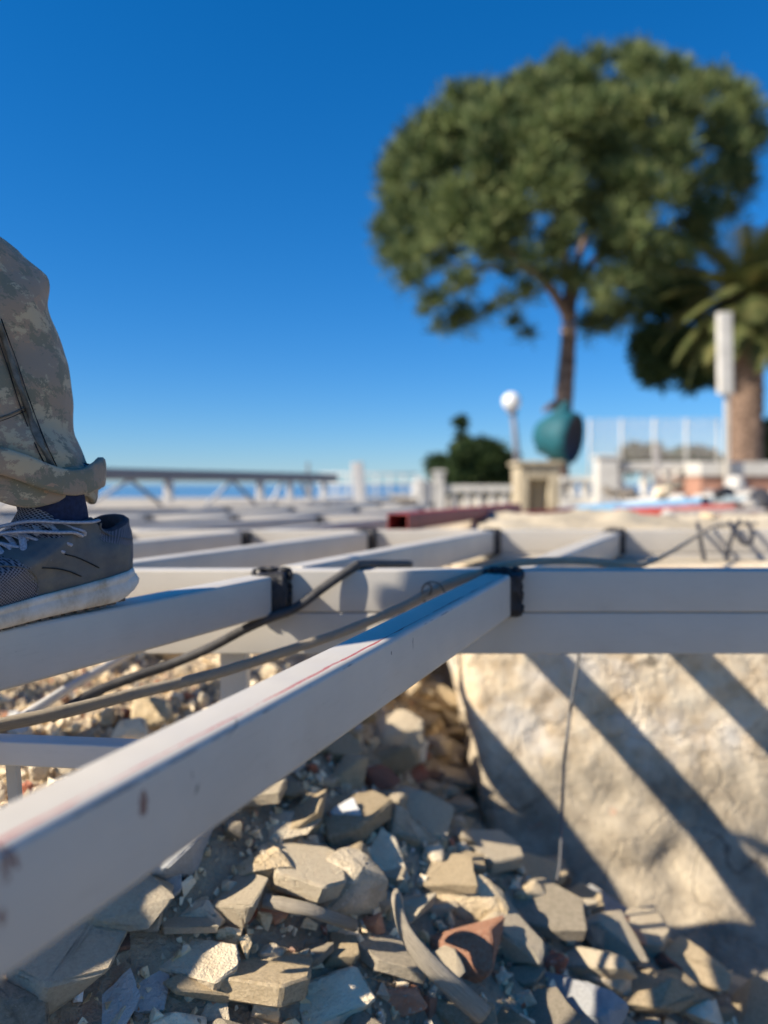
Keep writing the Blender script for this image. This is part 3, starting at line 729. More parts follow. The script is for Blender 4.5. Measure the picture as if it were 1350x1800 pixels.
# ------------------------------------------------------------------ person
t = NT('camouflage_cloth', .9)
def camo_mask(scale, off, lo, hi):
    mp = t.mapv((1.0, 1.0, 1.35), loc=off); return t.ramp(t.noise(scale, 9, .74, mp, .25), [(lo, 0), (hi, 1)])
c = t.mix(camo_mask(19, (3, 1, 0), .50, .515), (.32, .24, .165), (.21, .19, .125))
c = t.mix(camo_mask(22, (9, 4, 2), .535, .55), c, (.46, .375, .24))
c = t.mix(camo_mask(27, (5, 8, 1), .60, .615), c, (.40, .26, .16))
c = t.mix(camo_mask(40, (1, 3, 7), .64, .66), c, (.40, .34, .22))
wv_ = t.noise(1100, 2, .5); fo = t.noise(24, 4, .6, t.mapv((1, 1, .5)))
t.color(c); t.bump(t.math('ADD', t.math('MULTIPLY', wv_, .12), fo), .5, .006); t.b.inputs['Sheen Weight'].default_value = .15
M['camo'] = t.m
M['camo_seam'] = simple('camouflage_seam', (.13, .12, .095), .9, .45, 90, .6, .002)
M['sock'] = simple('navy_sock', (.012, .02, .055), .95, .3, 300, .4)
M['skin'] = simple('skin', (.42, .25, .17), .5, .08, 30, .1)
M['shirt'] = simple('grey_shirt', (.16, .15, .14), .9, .1, 40, .3)
M['hair'] = simple('dark_hair', (.03, .02, .015), .6, .3, 60, .5)
t = NT('shoe_suede', .75)
g = t.noise(26, 6, .65); c = t.ramp(g, [(.35, (.085, .088, .092)), (.55, (.125, .122, .112)), (.7, (.165, .155, .125))])
c = t.mix(t.ramp(t.noise(75, 5, .7), [(.66, 0), (.74, .6)]), c, (.23, .22, .19)); t.color(c); t.bump(t.noise(300, 3), .25, .001); M['suede'] = t.m
t = NT('shoe_mesh', .8)
mp = t.mapv((400, 400, 1), 'UV', rot=(0, 0, R(45)))
vo = t.n('TexVoronoi', voronoi_dimensions='2D'); vo.inputs['Scale'].default_value = 1; vo.inputs['Randomness'].default_value = .08; t.l(mp, vo.inputs['Vector'])
hole = t.ramp(vo.outputs['Distance'], [(.30, 0), (.40, 1)])
c = t.mix(hole, (.012, .012, .022), t.ramp(t.noise(30, 4), [(.35, (.17, .165, .19)), (.65, (.26, .25, .27))])); t.color(c); t.bump(hole, .8, .0015); M['mesh'] = t.m
t = NT('shoe_sole', .7)
g = t.noise(22, 7, .7, t.mapv((1, 1, .6))); c = t.ramp(g, [(.35, (.42, .33, .23)), (.50, (.62, .54, .44)), (.65, (.72, .66, .58))])
c = t.mix(t.ramp(t.noise(60, 5, .75), [(.62, 0), (.72, .6)]), c, (.28, .22, .16)); t.color(c); t.bump(t.noise(70, 5), .35, .002); M['sole'] = t.m
M['outsole'] = simple('outsole_rubber', (.10, .085, .07), .85, .4, 120, .6)
t = NT('lace', .85); g = t.noise(500, 2); t.color(t.ramp(g, [(.4, (.28, .28, .31)), (.6, (.42, .42, .46))])); t.bump(g, .5, .001); M['lace'] = t.m
M['silver'] = simple('silver_print', (.40, .40, .42), .4, .15, 200, .1)

L = .288
def hw(x): return interp([0, .004, .012, .03, .06, .10, .14, .18, .21, .24, .265, .28, .288], [0, .017, .026, .034, .0365, .035, .037, .043, .047, .045, .036, .020, 0], x)
NR = 48
def base_ring():   # u from 0 (heel) left side to toe and back on the right side
    out = []
    for i in range(NR*2):
        a = math.pi*i/NR
        x = L*(1-math.cos(a))/2; side = 1 if i < NR else -1
        if i in (0, NR): side = 0
        out.append((x, side*hw(x), side))
    return out
def vamp(x): return interp([.09, .11, .13, .155, .18, .21, .24, .265, .288], [.122, .110, .098, .084, .073, .062, .054, .043, .024], x)
def sole_top(x): return interp([0, .03, .08, .14, .2, .25, .288], [.038, .035, .029, .026, .023, .022, .027], x)
def sole_bot(x): return interp([0, .012, .035, .08, .2, .24, .288], [.016, .006, .0, .0, .0, .002, .016], x)
def Ff(s): return .286-.172*s**.85
def upper_pt(i, s, off=0.0):
    x, y, side = base_ring()[i % (2*NR)] if False else BR[i % (2*NR)]
    bk = .004*math.sin(math.pi*min(1, s*1.4)) + .010*s*s - .002
    if s > .8: bk -= .030*(s-.8)**1.0*.5
    F_ = Ff(s); u = x/L; xx = bk + u*(F_-bk)
    wv = hw(x)*(1-.20*s**1.6)
    if s > .55: wv *= interp([0, .5, 1], [1, 1, 1], u)
    wv += .0045*math.sin(math.pi*min(1, s*1.15))*(1 if hw(x) > .01 else hw(x)*100)
    zh = .040 + .062*s; zf = vamp(F_); zz = zh + (zf-zh)*u**1.25
    zz -= .020*math.sin(math.pi*min(1, u*1.02))*s**3; zz += .016*s**3*math.exp(-((u-.62)/.16)**2)
    z0 = sole_top(x)-.002; zz = max(z0*(1-s)+zz*s if s < .15 else zz, z0 if s < .05 else zz) if s < .15 else zz
    n = Vector((-(math.cos(math.pi*i/NR)), 1.0*(1 if i < NR else -1)*math.sin(math.pi*(i % NR)/NR), .15)) if True else None
    n = Vector((-math.cos(math.pi*i/NR)*.9, (1 if (i % (2*NR)) < NR else -1)*abs(math.sin(math.pi*i/NR)), .25)).normalized()
    p = Vector((xx, side*wv, zz))
    p += n*(off + .0012*noise.noise(p*38))
    return p
BR = base_ring()
def make_shoe(detail=True, label=None):
    """parts in shoe space: heel at the origin, toe along +x, left side +y"""
    parts = []
    # sole
    v = []; f = []; rings = [(0.0, .90), (.12, .985), (.35, 1.03), (.62, 1.0), (.70, .975), (.76, .995), (1.0, .985)]
    for h_, sc in rings:
        for i, (x, y, s) in enumerate(BR):
            zb, zt = sole_bot(x), sole_top(x); z = zb+(zt-zb)*h_
            xs = .5*L + (x-.5*L)*(1+(sc-1)*.6) + (-.007*math.sin(math.pi*min(1, h_+.1)) if x < .02 else 0)*(1-x/.02 if x < .02 else 0)
            wob = .0006*noise.noise(Vector((x*60, y*20, h_*3)))
            v.append((xs, y*sc*1.05+s*(.0025+wob), z))
    n2 = 2*NR
    for r in range(len(rings)-1):
        for i in range(n2): f.append((r*n2+i, r*n2+(i+1) % n2, (r+1)*n2+(i+1) % n2, (r+1)*n2+i))
    f.append(tuple(reversed(range(n2)))); f.append(tuple((len(rings)-1)*n2+i for i in range(n2)))
    f = [tuple(reversed(q)) for q in f]
    parts.append(('sole', v, f, [M['sole']], None, True, None))
    # tread lugs
    mb = MB()
    for k in range(17):
        x = .03+k*.0145
        for s in (-1, 1):
            yy = s*(hw(x)*.97); z0 = sole_bot(x)
            mb.box(x, x+.009, min(yy, yy-s*.012), max(yy, yy-s*.012), z0-.0028, z0+.002)
    parts.append(('outsole_lug', mb.v, mb.f, [M['outsole']], None, False, None))
    # upper
    NS = 34; v = []; f = []; uvs = []
    for r in range(NS+1):
        s = r/NS
        for i in range(n2): v.append(upper_pt(i, s))
    fm = []
    def zone(x, z, s):
        if x > .243-.35*(z-.025): return 0
        if x > .142 + .75*(z-.03) - .0 and s < .62 and x > .128: return 1
        if x < .062-.30*(z-.075) and z > .066+.25*(x-.02): return 1
        if x < .017 and .048 < z < .066: return 1
        if s > .80 and x > .115: return 1
        return 0
    for r in range(NS):
        for i in range(n2):
            q = (r*n2+i, r*n2+(i+1) % n2, (r+1)*n2+(i+1) % n2, (r+1)*n2+i)
            cx = sum(v[a].x for a in q)/4; cz = sum(v[a].z for a in q)/4
            f.append(tuple(reversed(q))); fm.append(zone(cx, cz, (r+.5)/NS))
    # collar roll inside
    top = NS*n2; b0 = len(v)
    for k, (dr, dz) in enumerate(((.004, .003), (.009, .001), (.012, -.008), (.012, -.03))):
        for i in range(n2):
            p = v[top+i]; cdir = Vector((.055-p.x, -p.y, 0)); l_ = cdir.length; cdir = cdir/l_ if l_ > 1e-5 else Vector((1, 0, 0))
            v.append(p + cdir*min(dr, l_*.8) + Vector((0, 0, dz)))
    for k in range(4):
        a0 = top if k == 0 else b0+(k-1)*n2; a1 = b0+k*n2
        for i in range(n2): f.append(tuple(reversed((a0+i, a0+(i+1) % n2, a1+(i+1) % n2, a1+i)))); fm.append(2)
    parts.append(('upper', v, f, [M['suede'], M['mesh'], M['sock_lining']], fm, True, 'uv'))
    if not detail: return parts
    # tongue
    v = []; f = []; NTg = 14
    for r in range(NTg+1):
        q = r/NTg; cx = .150-.062*q; cz = .083+.092*q + .006*math.sin(q*3); w_ = .021+.008*q
        for k in range(13):
            a = (k/12-.5)*2
            drop = .010*abs(a)**2.2*(1-.3*q); e = 1-(.35*max(0, q-.8)/.2)*abs(a)**3
            v.append(Vector((cx-.028*abs(a)**2*(.4+.6*q), a*w_*e, cz-drop+.003*math.sin(k*2+r)*.3)))
    for r in range(NTg):
        for k in range(12): f.append((r*13+k, r*13+k+1, (r+1)*13+k+1, (r+1)*13+k))
    nb = len(v); v += [p+Vector((-.007, 0, -.004)) for p in v[:nb]]
    f += [tuple(reversed([a+nb for a in q])) for q in f[:]]
    rim = [r*13 for r in range(NTg+1)] + [NTg*13+k for k in range(1, 13)] + [r*13+12 for r in range(NTg-1, -1, -1)]
    for a, b in zip(rim[:-1], rim[1:]): f.append((a, b, b+nb, a+nb))
    parts.append(('tongue', v, f, [M['mesh']], None, True, 'uvt'))
    # overlay edges and slits on the left side
    def S(u_i, s, off): return upper_pt(u_i, s, off)
    def line(uis, off, rad, n=6):
        pts = catmull([S2(a, b, off) for a, b in uis], n); return sweep_vf(pts, rad, rad*.6, 6)
    def S2(x, z, off):   # nearest surface point on left side to (x,z)
        best = None; bd = 9
        for r in range(0, NS+1):
            for i in range(2, NR-1):
                p = PTS[r][i]; dd = (p.x-x)**2+(p.z-z)**2
                if dd < bd: bd = dd; best = (i, r/NS)
        i, s = best; p = upper_pt(i, s, off); return Vector((x, p.y, z))
    PTS = [[upper_pt(i, r/NS) for i in range(NR)] for r in range(NS+1)]
    mbx = MB()
    for pts in ([(.117, .068), (.101, .063), (.085, .055), (.070, .046)], [(.146, .057), (.126, .053), (.108, .047), (.092, .039)]):
        mbx.add(*line(pts, .0006, .0011))
    parts.append(('stitched_slit', mbx.v, mbx.f, [M['dark']], None, True, None))
    mbx = MB()
    mbx.add(*line([(.060, .098), (.058, .090), (.047, .082), (.030, .077), (.018, .074)], .0006, .0012))
    parts.append(('overlay_edge', mbx.v, mbx.f, [M['suede']], None, True, None)); mbx = MB()
    mbx.add(*line([(.148, .030), (.146, .042), (.155, .052), (.168, .060), (.182, .064), (.196, .064)], .0006, .0012))
    parts.append(('overlay_edge', mbx.v, mbx.f, [M['suede']], None, True, None))
    # laces
    lac = MB()
    def topz(x): return vamp(x)
    xs = [.118, .130, .143, .156, .170, .184]
    for k in range(len(xs)):
        x0 = xs[k]; x1 = xs[k]-.011
        for s in (-1, 1):
            pts = []
            for q in range(9):
                a = (q/8)*2-1; y = s*a*.026; xx = x0+(x1-x0)*(q/8)
                z = topz(xx)+.0055-.012*(abs(a)**2)*1.05
                pts.append((xx, y, z))
            lac.add(*sweep_vf(pts, .0031, .0014, 8))
    # bow loops and ends hanging on the left side
    for pts in ([(.160, .000, .100), (.140, .020, .106), (.118, .033, .104), (.098, .0385, .102), (.080, .0395, .101), (.068, .037, .102)],
                [(.170, .006, .094), (.148, .026, .096), (.124, .037, .093), (.104, .042, .091), (.094, .042, .086)],
                [(.120, .004, .116), (.108, .024, .104), (.098, .036, .095), (.090, .039, .091), (.088, .037, .086)],
                [(.122, .006, .114), (.118, .024, .102), (.116, .035, .090), (.112, .041, .080), (.108, .043, .077)],
                [(.150, .010, .094), (.140, .026, .088), (.128, .038, .077), (.118, .044, .070)],
                [(.140, .008, .100), (.150, .026, .086), (.158, .036, .072), (.170, .041, .062)],
                [(.165, .010, .085), (.152, .028, .078), (.140, .040, .068), (.134, .044, .064)]):
        lac.add(*sweep_vf(catmull(pts, 6), .0034, .0020, 8))
    parts.append(('lace', lac.v, lac.f, [M['lace']], None, True, None))
    # lace holder
    return parts
M['sock_lining'] = simple('shoe_lining', (.05, .05, .065), .95, .2, 200, .3)
def build_shoe(parent, loc, rz, rx=0, detail=True, pitch=0.0):
    shoe = bpy.data.objects.new('shoe', None); COL.objects.link(shoe); shoe.parent = parent
    shoe.location = Vector(loc)-Vector(parent.location); shoe.rotation_euler = (0, pitch, rz); shoe.scale = (.97, .97, .85)
    for (nm, v, f, ms, fm, sm, uvk) in make_shoe(detail):
        o = mesh_obj(nm, v, f, None, shoe, sm, ms, fm)
        if nm in ('outsole_lug', 'lace', 'stitched_slit'): o['kind'] = 'stuff'
        if uvk:
            me = o.data; ul = me.uv_layers.new(name='uv'); co = [v_.co for v_ in me.vertices]
            n2 = 2*NR
            for p in me.polygons:
                for li in p.loop_indices:
                    q = co[me.loops[li].vertex_index]
                    ul.data[li].uv = (q.x, q.z + .45*abs(q.y)) if uvk == 'uv' else (q.y, (q.z*q.z+(.15-q.x)**2)**.5)
    return shoe
person = empty('person', (-.35, .75, BEAM_Z), 'person in camouflage trousers and grey running shoes standing on the second beam', 'person')
HEEL = Vector((-.289, .850, BEAM_Z+.003))
AX = math.atan2(-.893, -.45)
shoe = build_shoe(person, HEEL, AX, pitch=R(1.5))
shoe['label'] = 'dusty grey laced running shoe with dirty white sole'
# word on the tongue
fc = bpy.data.curves.new('tongue_mark', 'FONT'); fc.body = 'adidas'; fc.size = .011; fc.extrude = .0003; fc.align_x = 'CENTER'
fo_ = bpy.data.objects.new('tongue_mark', fc); COL.objects.link(fo_); dg = bpy.context.evaluated_depsgraph_get()
me = bpy.data.meshes.new_from_object(fo_.evaluated_get(dg)); me.name = 'tongue_mark'; me.materials.clear(); me.materials.append(M['silver']); bpy.data.objects.remove(fo_)
tm = bpy.data.objects.new('tongue_mark', me); COL.objects.link(tm); tm.parent = shoe
tm.location = (.1265, .010, .130); tm.rotation_euler = (R(58), 0, R(100))
# trouser leg: centreline and radii from the knee down
def loft(name, rings, N, mat, parent, wr=None, cap=False, uv=False):
    v = []; f = []
    for r, (c_, rx, ry, tl) in enumerate(rings):
        for k in range(N):
            a = 2*math.pi*k/N; d_ = Vector((math.cos(a), math.sin(a), 0)); p = c_ + Vector((d_.x*rx, d_.y*ry, tl*d_.x*rx))
            if wr: p += d_*wr(p, r/(len(rings)-1), a)
            v.append(p - Vector(parent.location))
    for r in range(len(rings)-1):
        for k in range(N): f.append((r*N+k, r*N+(k+1) % N, (r+1)*N+(k+1) % N, (r+1)*N+k))
    return mesh_obj(name, v, f, mat, parent, True)
SY = .785
def sil(py, px): q = P(px, py, SY); return q.x, q.z
silh = [(872, 150), (866, 156), (850, 160), (830, 156), (800, 148), (760, 128), (700, 116), (600, 99), (540, 87), (470, 58), (430, 24), (412, -4), (395, -40), (370, -90), (320, -140)]
sx = [sil(a, b)[0] for a, b in silh][::-1][::-1]; sz = [sil(a, b)[1] for a, b in silh]
def leg_rings(sz_, sx_, n=70, y=.785):
    out = []; z0, z1 = sz_[0], sz_[-1]
    for i in range(n+1):
        z = z0+(z1-z0)*i/n; right = interp(sz_, sx_, z); h_ = z-BEAM_Z
        rx = interp([.1, .2, .3, .4, .5], [.079, .083, .087, .092, .096], h_)
        out.append((Vector((right-rx, y+.02*(h_-.1), z)), rx, rx*.95, 0))
    return out
def wr(p, s, a):
    q = noise.noise(Vector((p.x*5, p.y*5, p.z*16)))*.006 + noise.noise(Vector((p.x*11+3, p.y*11, p.z*30)))*.0045
    fold = math.sin(p.z*95+2.2*math.sin(a*2)+p.x*20)*.0028*smooth(.32, .10, s)
    q += fold + .0022*math.sin(p.z*140+a*3)*smooth(.6, 1, s)
    dg_ = noise.noise(Vector((p.z*9+a*1.7, a*1.2, 2)))
    return q + .004*max(0, dg_) + .0035*math.sin(p.z*60-a*4+5*noise.noise(Vector((p.x*6, p.y*6, p.z*8))))*smooth(.1, .5, s)*smooth(1.0, .7, s)
rings = leg_rings(sz, sx)
leg = loft('trouser_leg', rings, 96, M['camo'], person, wr)
# continuation up to the hip, and the other leg, out of frame to the left
kneeL = rings[-1][0]; hipL = Vector((-.66, .66, 1.70))
up_rings = [((kneeL+Vector((.004, 0, -.05))).lerp(hipL, i/16), .100+.03*i/16, .092+.03*i/16, .1) for i in range(17)]
loft('trouser_thigh', up_rings, 64, M['camo'], person, lambda p, s, a: .008*noise.noise(p*9))
FX, FY = lx(-2, .36)-.018, .36
ankR = Vector((FX-.02, FY-.03, BEAM_Z+.10)); kneeR = Vector((-.80, .48, 1.33)); hipR = Vector((-.76, .62, 1.70))
rr = [(ankR.lerp(kneeR, i/16), .085+.025*i/16, .09+.02*i/16, 0) for i in range(17)] + [(kneeR.lerp(hipR, i/12), .11+.03*i/12, .112+.02*i/12, 0) for i in range(1, 13)]
loft('trouser_leg', rr, 64, M['camo'], person, lambda p, s, a: .010*noise.noise(p*9))
pel = [(Vector((-.725, .63, 1.62+.03*i)), .18-.004*i, .125, 0) for i in range(11)]
loft('trouser_seat', pel, 64, M['camo'], person, lambda p, s, a: .006*noise.noise(p*9))
build_shoe(person, (FX+.03, FY+.10, BEAM_Z+.003), AX+.35, detail=False)
# rolled cuff at the ankle: two slack folds
hc = rings[3][0]; hr = rings[3][1]
def cuff(name, cz, rx, tube_r, tl, ph, mat=M['camo']):
    v = []; f = []; N = 110; K = 14
    for k in range(N):
        a = 2*math.pi*k/N; d_ = Vector((math.cos(a), math.sin(a), 0))
        c_ = Vector((hc.x, hc.y, cz)) + Vector((d_.x*rx, d_.y*rx*1.05, tl*d_.x*rx))
        tr = tube_r*(1+.12*math.sin(a*3+ph)+.10*math.sin(a*7+ph*2)); hh = .0140*(1+.10*math.sin(a*2+ph)+.06*math.sin(a*5))
        c_ += Vector((0, 0, .006*math.sin(a*4+ph)))
        for q in range(K):
            b_ = 2*math.pi*q/K; cb, sb = math.cos(b_), math.sin(b_); p = c_ + d_*tr*math.copysign(abs(cb)**.6, cb) + Vector((0, 0, hh*math.copysign(abs(sb)**.7, sb)))
            p += d_*.0022*noise.noise(p*60)
            v.append(p-Vector(person.location))
    for k in range(N):
        for q in range(K):
            f.append((k*K+q, ((k+1) % N)*K+q, ((k+1) % N)*K+(q+1) % K, k*K+(q+1) % K))
    return mesh_obj(name, v, f, mat, person, True)
cz0 = P(100, 823, SY).z
cuff('cuff_fold', cz0+.004, hr+.004, .0048, -.17, .4)
cuff('cuff_fold', cz0-.0150, hr-.004, .0042, -.05, 2.3)
# seam welt running down the calf on the visible side
def surf(px, py, off=.003):
    """point of the trouser surface along a picture ray, by marching"""
    d_ = ray(px, py); o_ = Vector((0, 0, CAMZ)); t_ = .45
    while t_ < 1.0:
        p = o_+d_*t_
        z = min(max(p.z, sz[0]), sz[-1]); i = int((z-sz[0])/(sz[-1]-sz[0])*70); c_, rx, ry, tl = rings[min(i, 70)]
        a = math.atan2((p.y-c_.y)/ry, (p.x-c_.x)/rx); w = wr(p, i/70, a)
        if ((p.x-c_.x)/(rx+w+off))**2+((p.y-c_.y)/(ry+w+off))**2 <= 1: return p
        t_ += .0015
    return o_+d_*.7
def seam(name, pix, wdt, mat, n=8):
    pts = [surf(a, b)-Vector(person.location) for a, b in pix]; pts = catmull(pts, n)
    return sweep(name, pts, wdt, mat, person, rb=wdt*.45, seg=8, wob=.25)
seam('seam_welt', [(-6, 566), (8, 600), (22, 640), (38, 690), (56, 740), (74, 785), (92, 822)], .0046, M['camo_seam'])
seam('seam_thread', [(-12, 574), (0, 606), (14, 646), (30, 697), (48, 747), (66, 790), (82, 822)], .0010, M['dark'])
seam('seam_thread', [(2, 560), (15, 596), (30, 636), (46, 686), (64, 736), (82, 782), (100, 820)], .0008, M['dark'])
seam('pocket_seam', [(-20, 740), (10, 731), (32, 722), (48, 714)], .0020, M['camo_seam'])
seam('pocket_thread', [(-20, 747), (10, 737), (32, 728), (50, 720)], .0008, M['dark'])
# sock and shin
zs = BEAM_Z
heelv = Vector((math.cos(AX), math.sin(AX), 0))
sk = [(HEEL + heelv*(.080+.020*i/8) + Vector((0, 0, .040+.0115*i)), .032, .031, .0) for i in range(9)]
loft('sock', sk, 48, M['sock'], person, lambda p, s, a: .0015*noise.noise(p*40))
# body: one skinned mesh from the pelvis up, legs inside the trousers
def skin_body(parent):
    V = []; E = []; RR = []
    def add(p, r, par=None):
        V.append(Vector(p)+(Vector((.15, -.07, 0)) if p[2] > 1.65 else Vector((0, 0, 0)))-Vector(parent.location)); RR.append(r)
        if par is not None: E.append((par, len(V)-1))
        return len(V)-1
    pv = add((-.87, .70, 1.80), .13); w_ = add((-.88, .70, 1.95), .12, pv); ch = add((-.89, .69, 2.12), .15, w_); nk0 = add((-.895, .685, 2.28), .09, ch)
    nk = add((-.90, .675, 2.36), .055, nk0); h1 = add((-.905, .665, 2.44), .075, nk); h2 = add((-.91, .66, 2.54), .085, h1); h3 = add((-.91, .66, 2.61), .05, h2)
    for s in (-1, 1):
        a1 = add((-.89+.02, .69+s*.17, 2.24), .06, ch); a2 = add((-.86, .69+s*.24, 2.00), .045, a1)
        a3 = add((-.93, .69+s*.23, 1.79), .035, a2); a4 = add((-.97, .69+s*.225, 1.72), .030, a3)
        for q in range(5):
            b1_ = add((-.975+.012*(q-2), .69+s*(.225-.012*(q-2)), 1.66 if q < 4 else 1.70), .011, a4)
            b2_ = add((-.985+.012*(q-2), .69+s*(.222-.014*(q-2)), 1.62 if q < 4 else 1.68), .008, b1_)
    for s, kn, an in ((1, Vector((-.56, .775, 1.31)), HEEL+Vector((-.05, -.05, .13))), (-1, kneeR, ankR)):
        l0 = add((-.87, .70, 1.72), .12, pv); l1 = add(kn, .055, l0); l2 = add(an, .036, l1)
    me = bpy.data.meshes.new('body'); me.from_pydata([tuple(p) for p in V], E, []); me.update(); me.materials.append(M['skin'])
    o = bpy.data.objects.new('body', me); COL.objects.link(o); o.parent = parent
    sk_ = o.modifiers.new('skin', 'SKIN'); sk_.use_smooth_shade = True
    for i, r_ in enumerate(RR): me.skin_vertices[0].data[i].radius = (r_, r_)
    me.skin_vertices[0].data[0].use_root = True
    ss = o.modifiers.new('sub', 'SUBSURF'); ss.levels = 1; ss.render_levels = 1
    return o
skin_body(person)
tr = [(Vector((-.72-.002*i, .63, 1.86+.034*i)), .12+.004*min(i, 6), .15+.010*min(i, 8)-.02*max(0, i-10), 0) for i in range(14)]
loft('shirt', tr, 64, M['shirt'], person, lambda p, s, a: .01*noise.noise(p*8)+.02*(1-s))
hv = rock_mesh('hair', 31, (.19, .18, .12), 30, .1, 2, .004); hv.materials[0] = M['hair']
ho = bpy.data.objects.new('hair', hv); COL.objects.link(ho); ho.location = Vector((-.745, .595, 2.60))-Vector(person.location); ho.parent = person

# ------------------------------------------------------------------ low truss at the far left of the frame
tru = empty('truss', P(380, 900, 4.4), 'low brown grey lattice truss standing across the far end of the frame at left', 'truss')
def ty(px): return interp([0, 165, 585, 620], [3.25, 3.7, 5.1, 5.3], px)
a = P(-260, 811, ty(0)-.6); b = P(588, 833, ty(588))
tube('top_chord', a, b, w=.05, h=.055, mat=M['brown_grey'], parent=tru)
a2 = P(-260, 902, ty(0)-.6); b2 = P(588, 888, ty(588))
tube('bottom_chord', a2, b2, w=.05, h=.11, mat=M['brown_grey'], parent=tru)
def tpt(px, top): 
    Y = interp([-260, 588], [ty(0)-.6, ty(588)], px); f_ = (px+260)/848.
    # straight interpolation in space along each chord
    return (a.lerp(b, ff(px)) if top else a2.lerp(b2, ff(px)))
def ff(px):
    lo, hi = 0., 1.
    for _ in range(30):
        m_ = (lo+hi)/2; q = a.lerp(b, m_); X = visible(q)[0]
        if X < px: lo = m_
        else: hi = m_
    return lo
for px in (-60, 120, 298, 458, 510, 545, 570):
    p0 = tpt(px, True); p1 = tpt(px, False); tube('truss_post', p0+Vector((0, -.03, -.05)), p1+Vector((0, -.03, .03)), w=.035 if px > 480 else .045, h=.03, mat=M['paint_light'], parent=tru)
for px0, px1, mt in ((225, 150, 'paint_light'), (232, 285, 'brown_grey'), (405, 362, 'paint_light'), (412, 450, 'brown_grey'), (60, -10, 'paint_light'), (70, 110, 'brown_grey'), (495, 475, 'paint_light'), (530, 548, 'brown_grey')):
    p0 = tpt(px0, True); p1 = tpt(px1, False); tube('diagonal', p0+Vector((0, .0, -.05)), p1+Vector((0, .0, .02)), w=.015, h=.015, mat=M[mt], parent=tru)
for px in (60, 300, 560):
    p1 = tpt(px, False); tube('foot', p1+Vector((0, 0, -.08)), Vector((p1.x, p1.y, G(p1.x, p1.y)-.05)), w=.04, h=.04, parent=tru)
o = tube('leaning_post', P(627, 812, 5.4), P(643, 893, 5.4)+Vector((0, 0, -.35)), w=.085, h=.07, mat=M['paint_light'], hollow=False)
tag(o, 'pale post leaning left beyond the right end of the truss', 'post')
o = tube('thin_stake', P(541, 812, 5.6), P(543, 900, 5.6)+Vector((0, 0, -.3)), w=.018, h=.018, mat=M['brown_grey'])
tag(o, 'thin stake rising just above the truss right end', 'stake')
# distant railing by the sea
rail = empty('sea_railing', (-.2, 8.8, .45), 'thin pale railing in front of the sea between truss and balustrade', 'railing')
for yy in (833, 852, 868): reparent(sweep('rail', [P(560, yy, 9), P(735, yy, 9)], .012, M['paint_light'], seg=6), rail)
for px in range(565, 740, 24): reparent(sweep('baluster', [P(px, 833, 9), P(px, 900, 9)], .010, M['paint_light'], seg=6), rail)
# stack of short tubes and dark board between frame and sea
for (px0, px1, y0, y1, Y, mt, lab) in ((400, 640, 878, 890, 6.0, 'brown_grey', 'dark long board lying past the left end of the frame'), (640, 735, 876, 890, 6.2, 'st_dark', 'dark low board right of the leaning post')):
    A, B = P(px0, y0, Y), P(px1, y1, Y); mbx = MB(); mbx.box(A.x, B.x, Y, Y+.15, G(A.x, 6)*.0+.55, A.z)
    tag(mbx.build('board', M[mt], bevel=.006), lab, 'board')
for i, (px0, py0, Y0, px1, py1, Y1, w_, h_, mt, lab) in enumerate((
   (640, 893, 4.6, 735, 896, 4.9, .10, .10, 'paint', 'short pale box tube behind the red tube end'),
   (500, 899, 4.2, 600, 897, 4.6, .08, .07, 'paint_light', 'pale short tube resting on the frame left of the leaning post'),
   (699, 903, 2.10, 905, 885, 3.7, .060, .046, 'redox', 'red oxide box tube with a black open end pointing left'),
   (830, 905, 4.4, 1010, 893, 5.0, .05, .05, 'redox', 'second red tube lying right of the open ended one'),
   (1300, 886, 4.2, 1090, 893, 4.9, .09, .062, 'redox', 'dark red box tube lying at right above the second cross beam'),
   (1240, 874, 4.5, 1020, 889, 5.2, .10, .04, 'blue', 'pale blue bar lying behind the dark red tube'),
   (1360, 870, 4.8, 1130, 876, 5.4, .12, .04, 'blue2', 'grey blue bar lying across the pile at right'),
   (1350, 893, 3.9, 1180, 896, 4.3, .05, .03, 'brown_grey', 'thin brown grey bar lying in front of the dark red tube'),
   (1390, 862, 5.0, 1225, 869, 5.6, .07, .05, 'paint', 'pale grey box bar on top of the pile at right'),
   (1330, 858, 5.6, 1240, 862, 5.9, .06, .05, 'brown_grey', 'short dark bar at the back of the pile'),
   (1205, 868, 5.1, 1085, 880, 5.5, .04, .03, 'paint_light', 'slim white bar beside the pale blue one'),
   (1010, 902, 4.6, 1110, 900, 4.3, .04, .03, 'blue', 'short blue bar lying on the sand near the stone block'),
   (1090, 880, 5.4, 985, 893, 5.2, .10, .03, 'greyb', 'flat grey sheet sloping beside the stone block'),
   )):
    if mt == 'blue': M['blue'] = M.get('blue') or simple('pale_blue_paint', (.16, .33, .50), .5, .15, 20, .1)
    if mt == 'blue2': M['blue2'] = simple('grey_blue_paint', (.22, .28, .32), .5, .2, 20, .1)
    if mt == 'greyb': M['greyb'] = simple('grey_sheet', (.36, .37, .40), .5, .15, 20, .1)
    o = tube('box_tube' if i < 5 else 'metal_bar', P(px0, py0, Y0), P(px1, py1, Y1), w=w_, h=h_, mat=M[mt])
    tag(o, lab, 'tube' if i < 5 else 'bar')
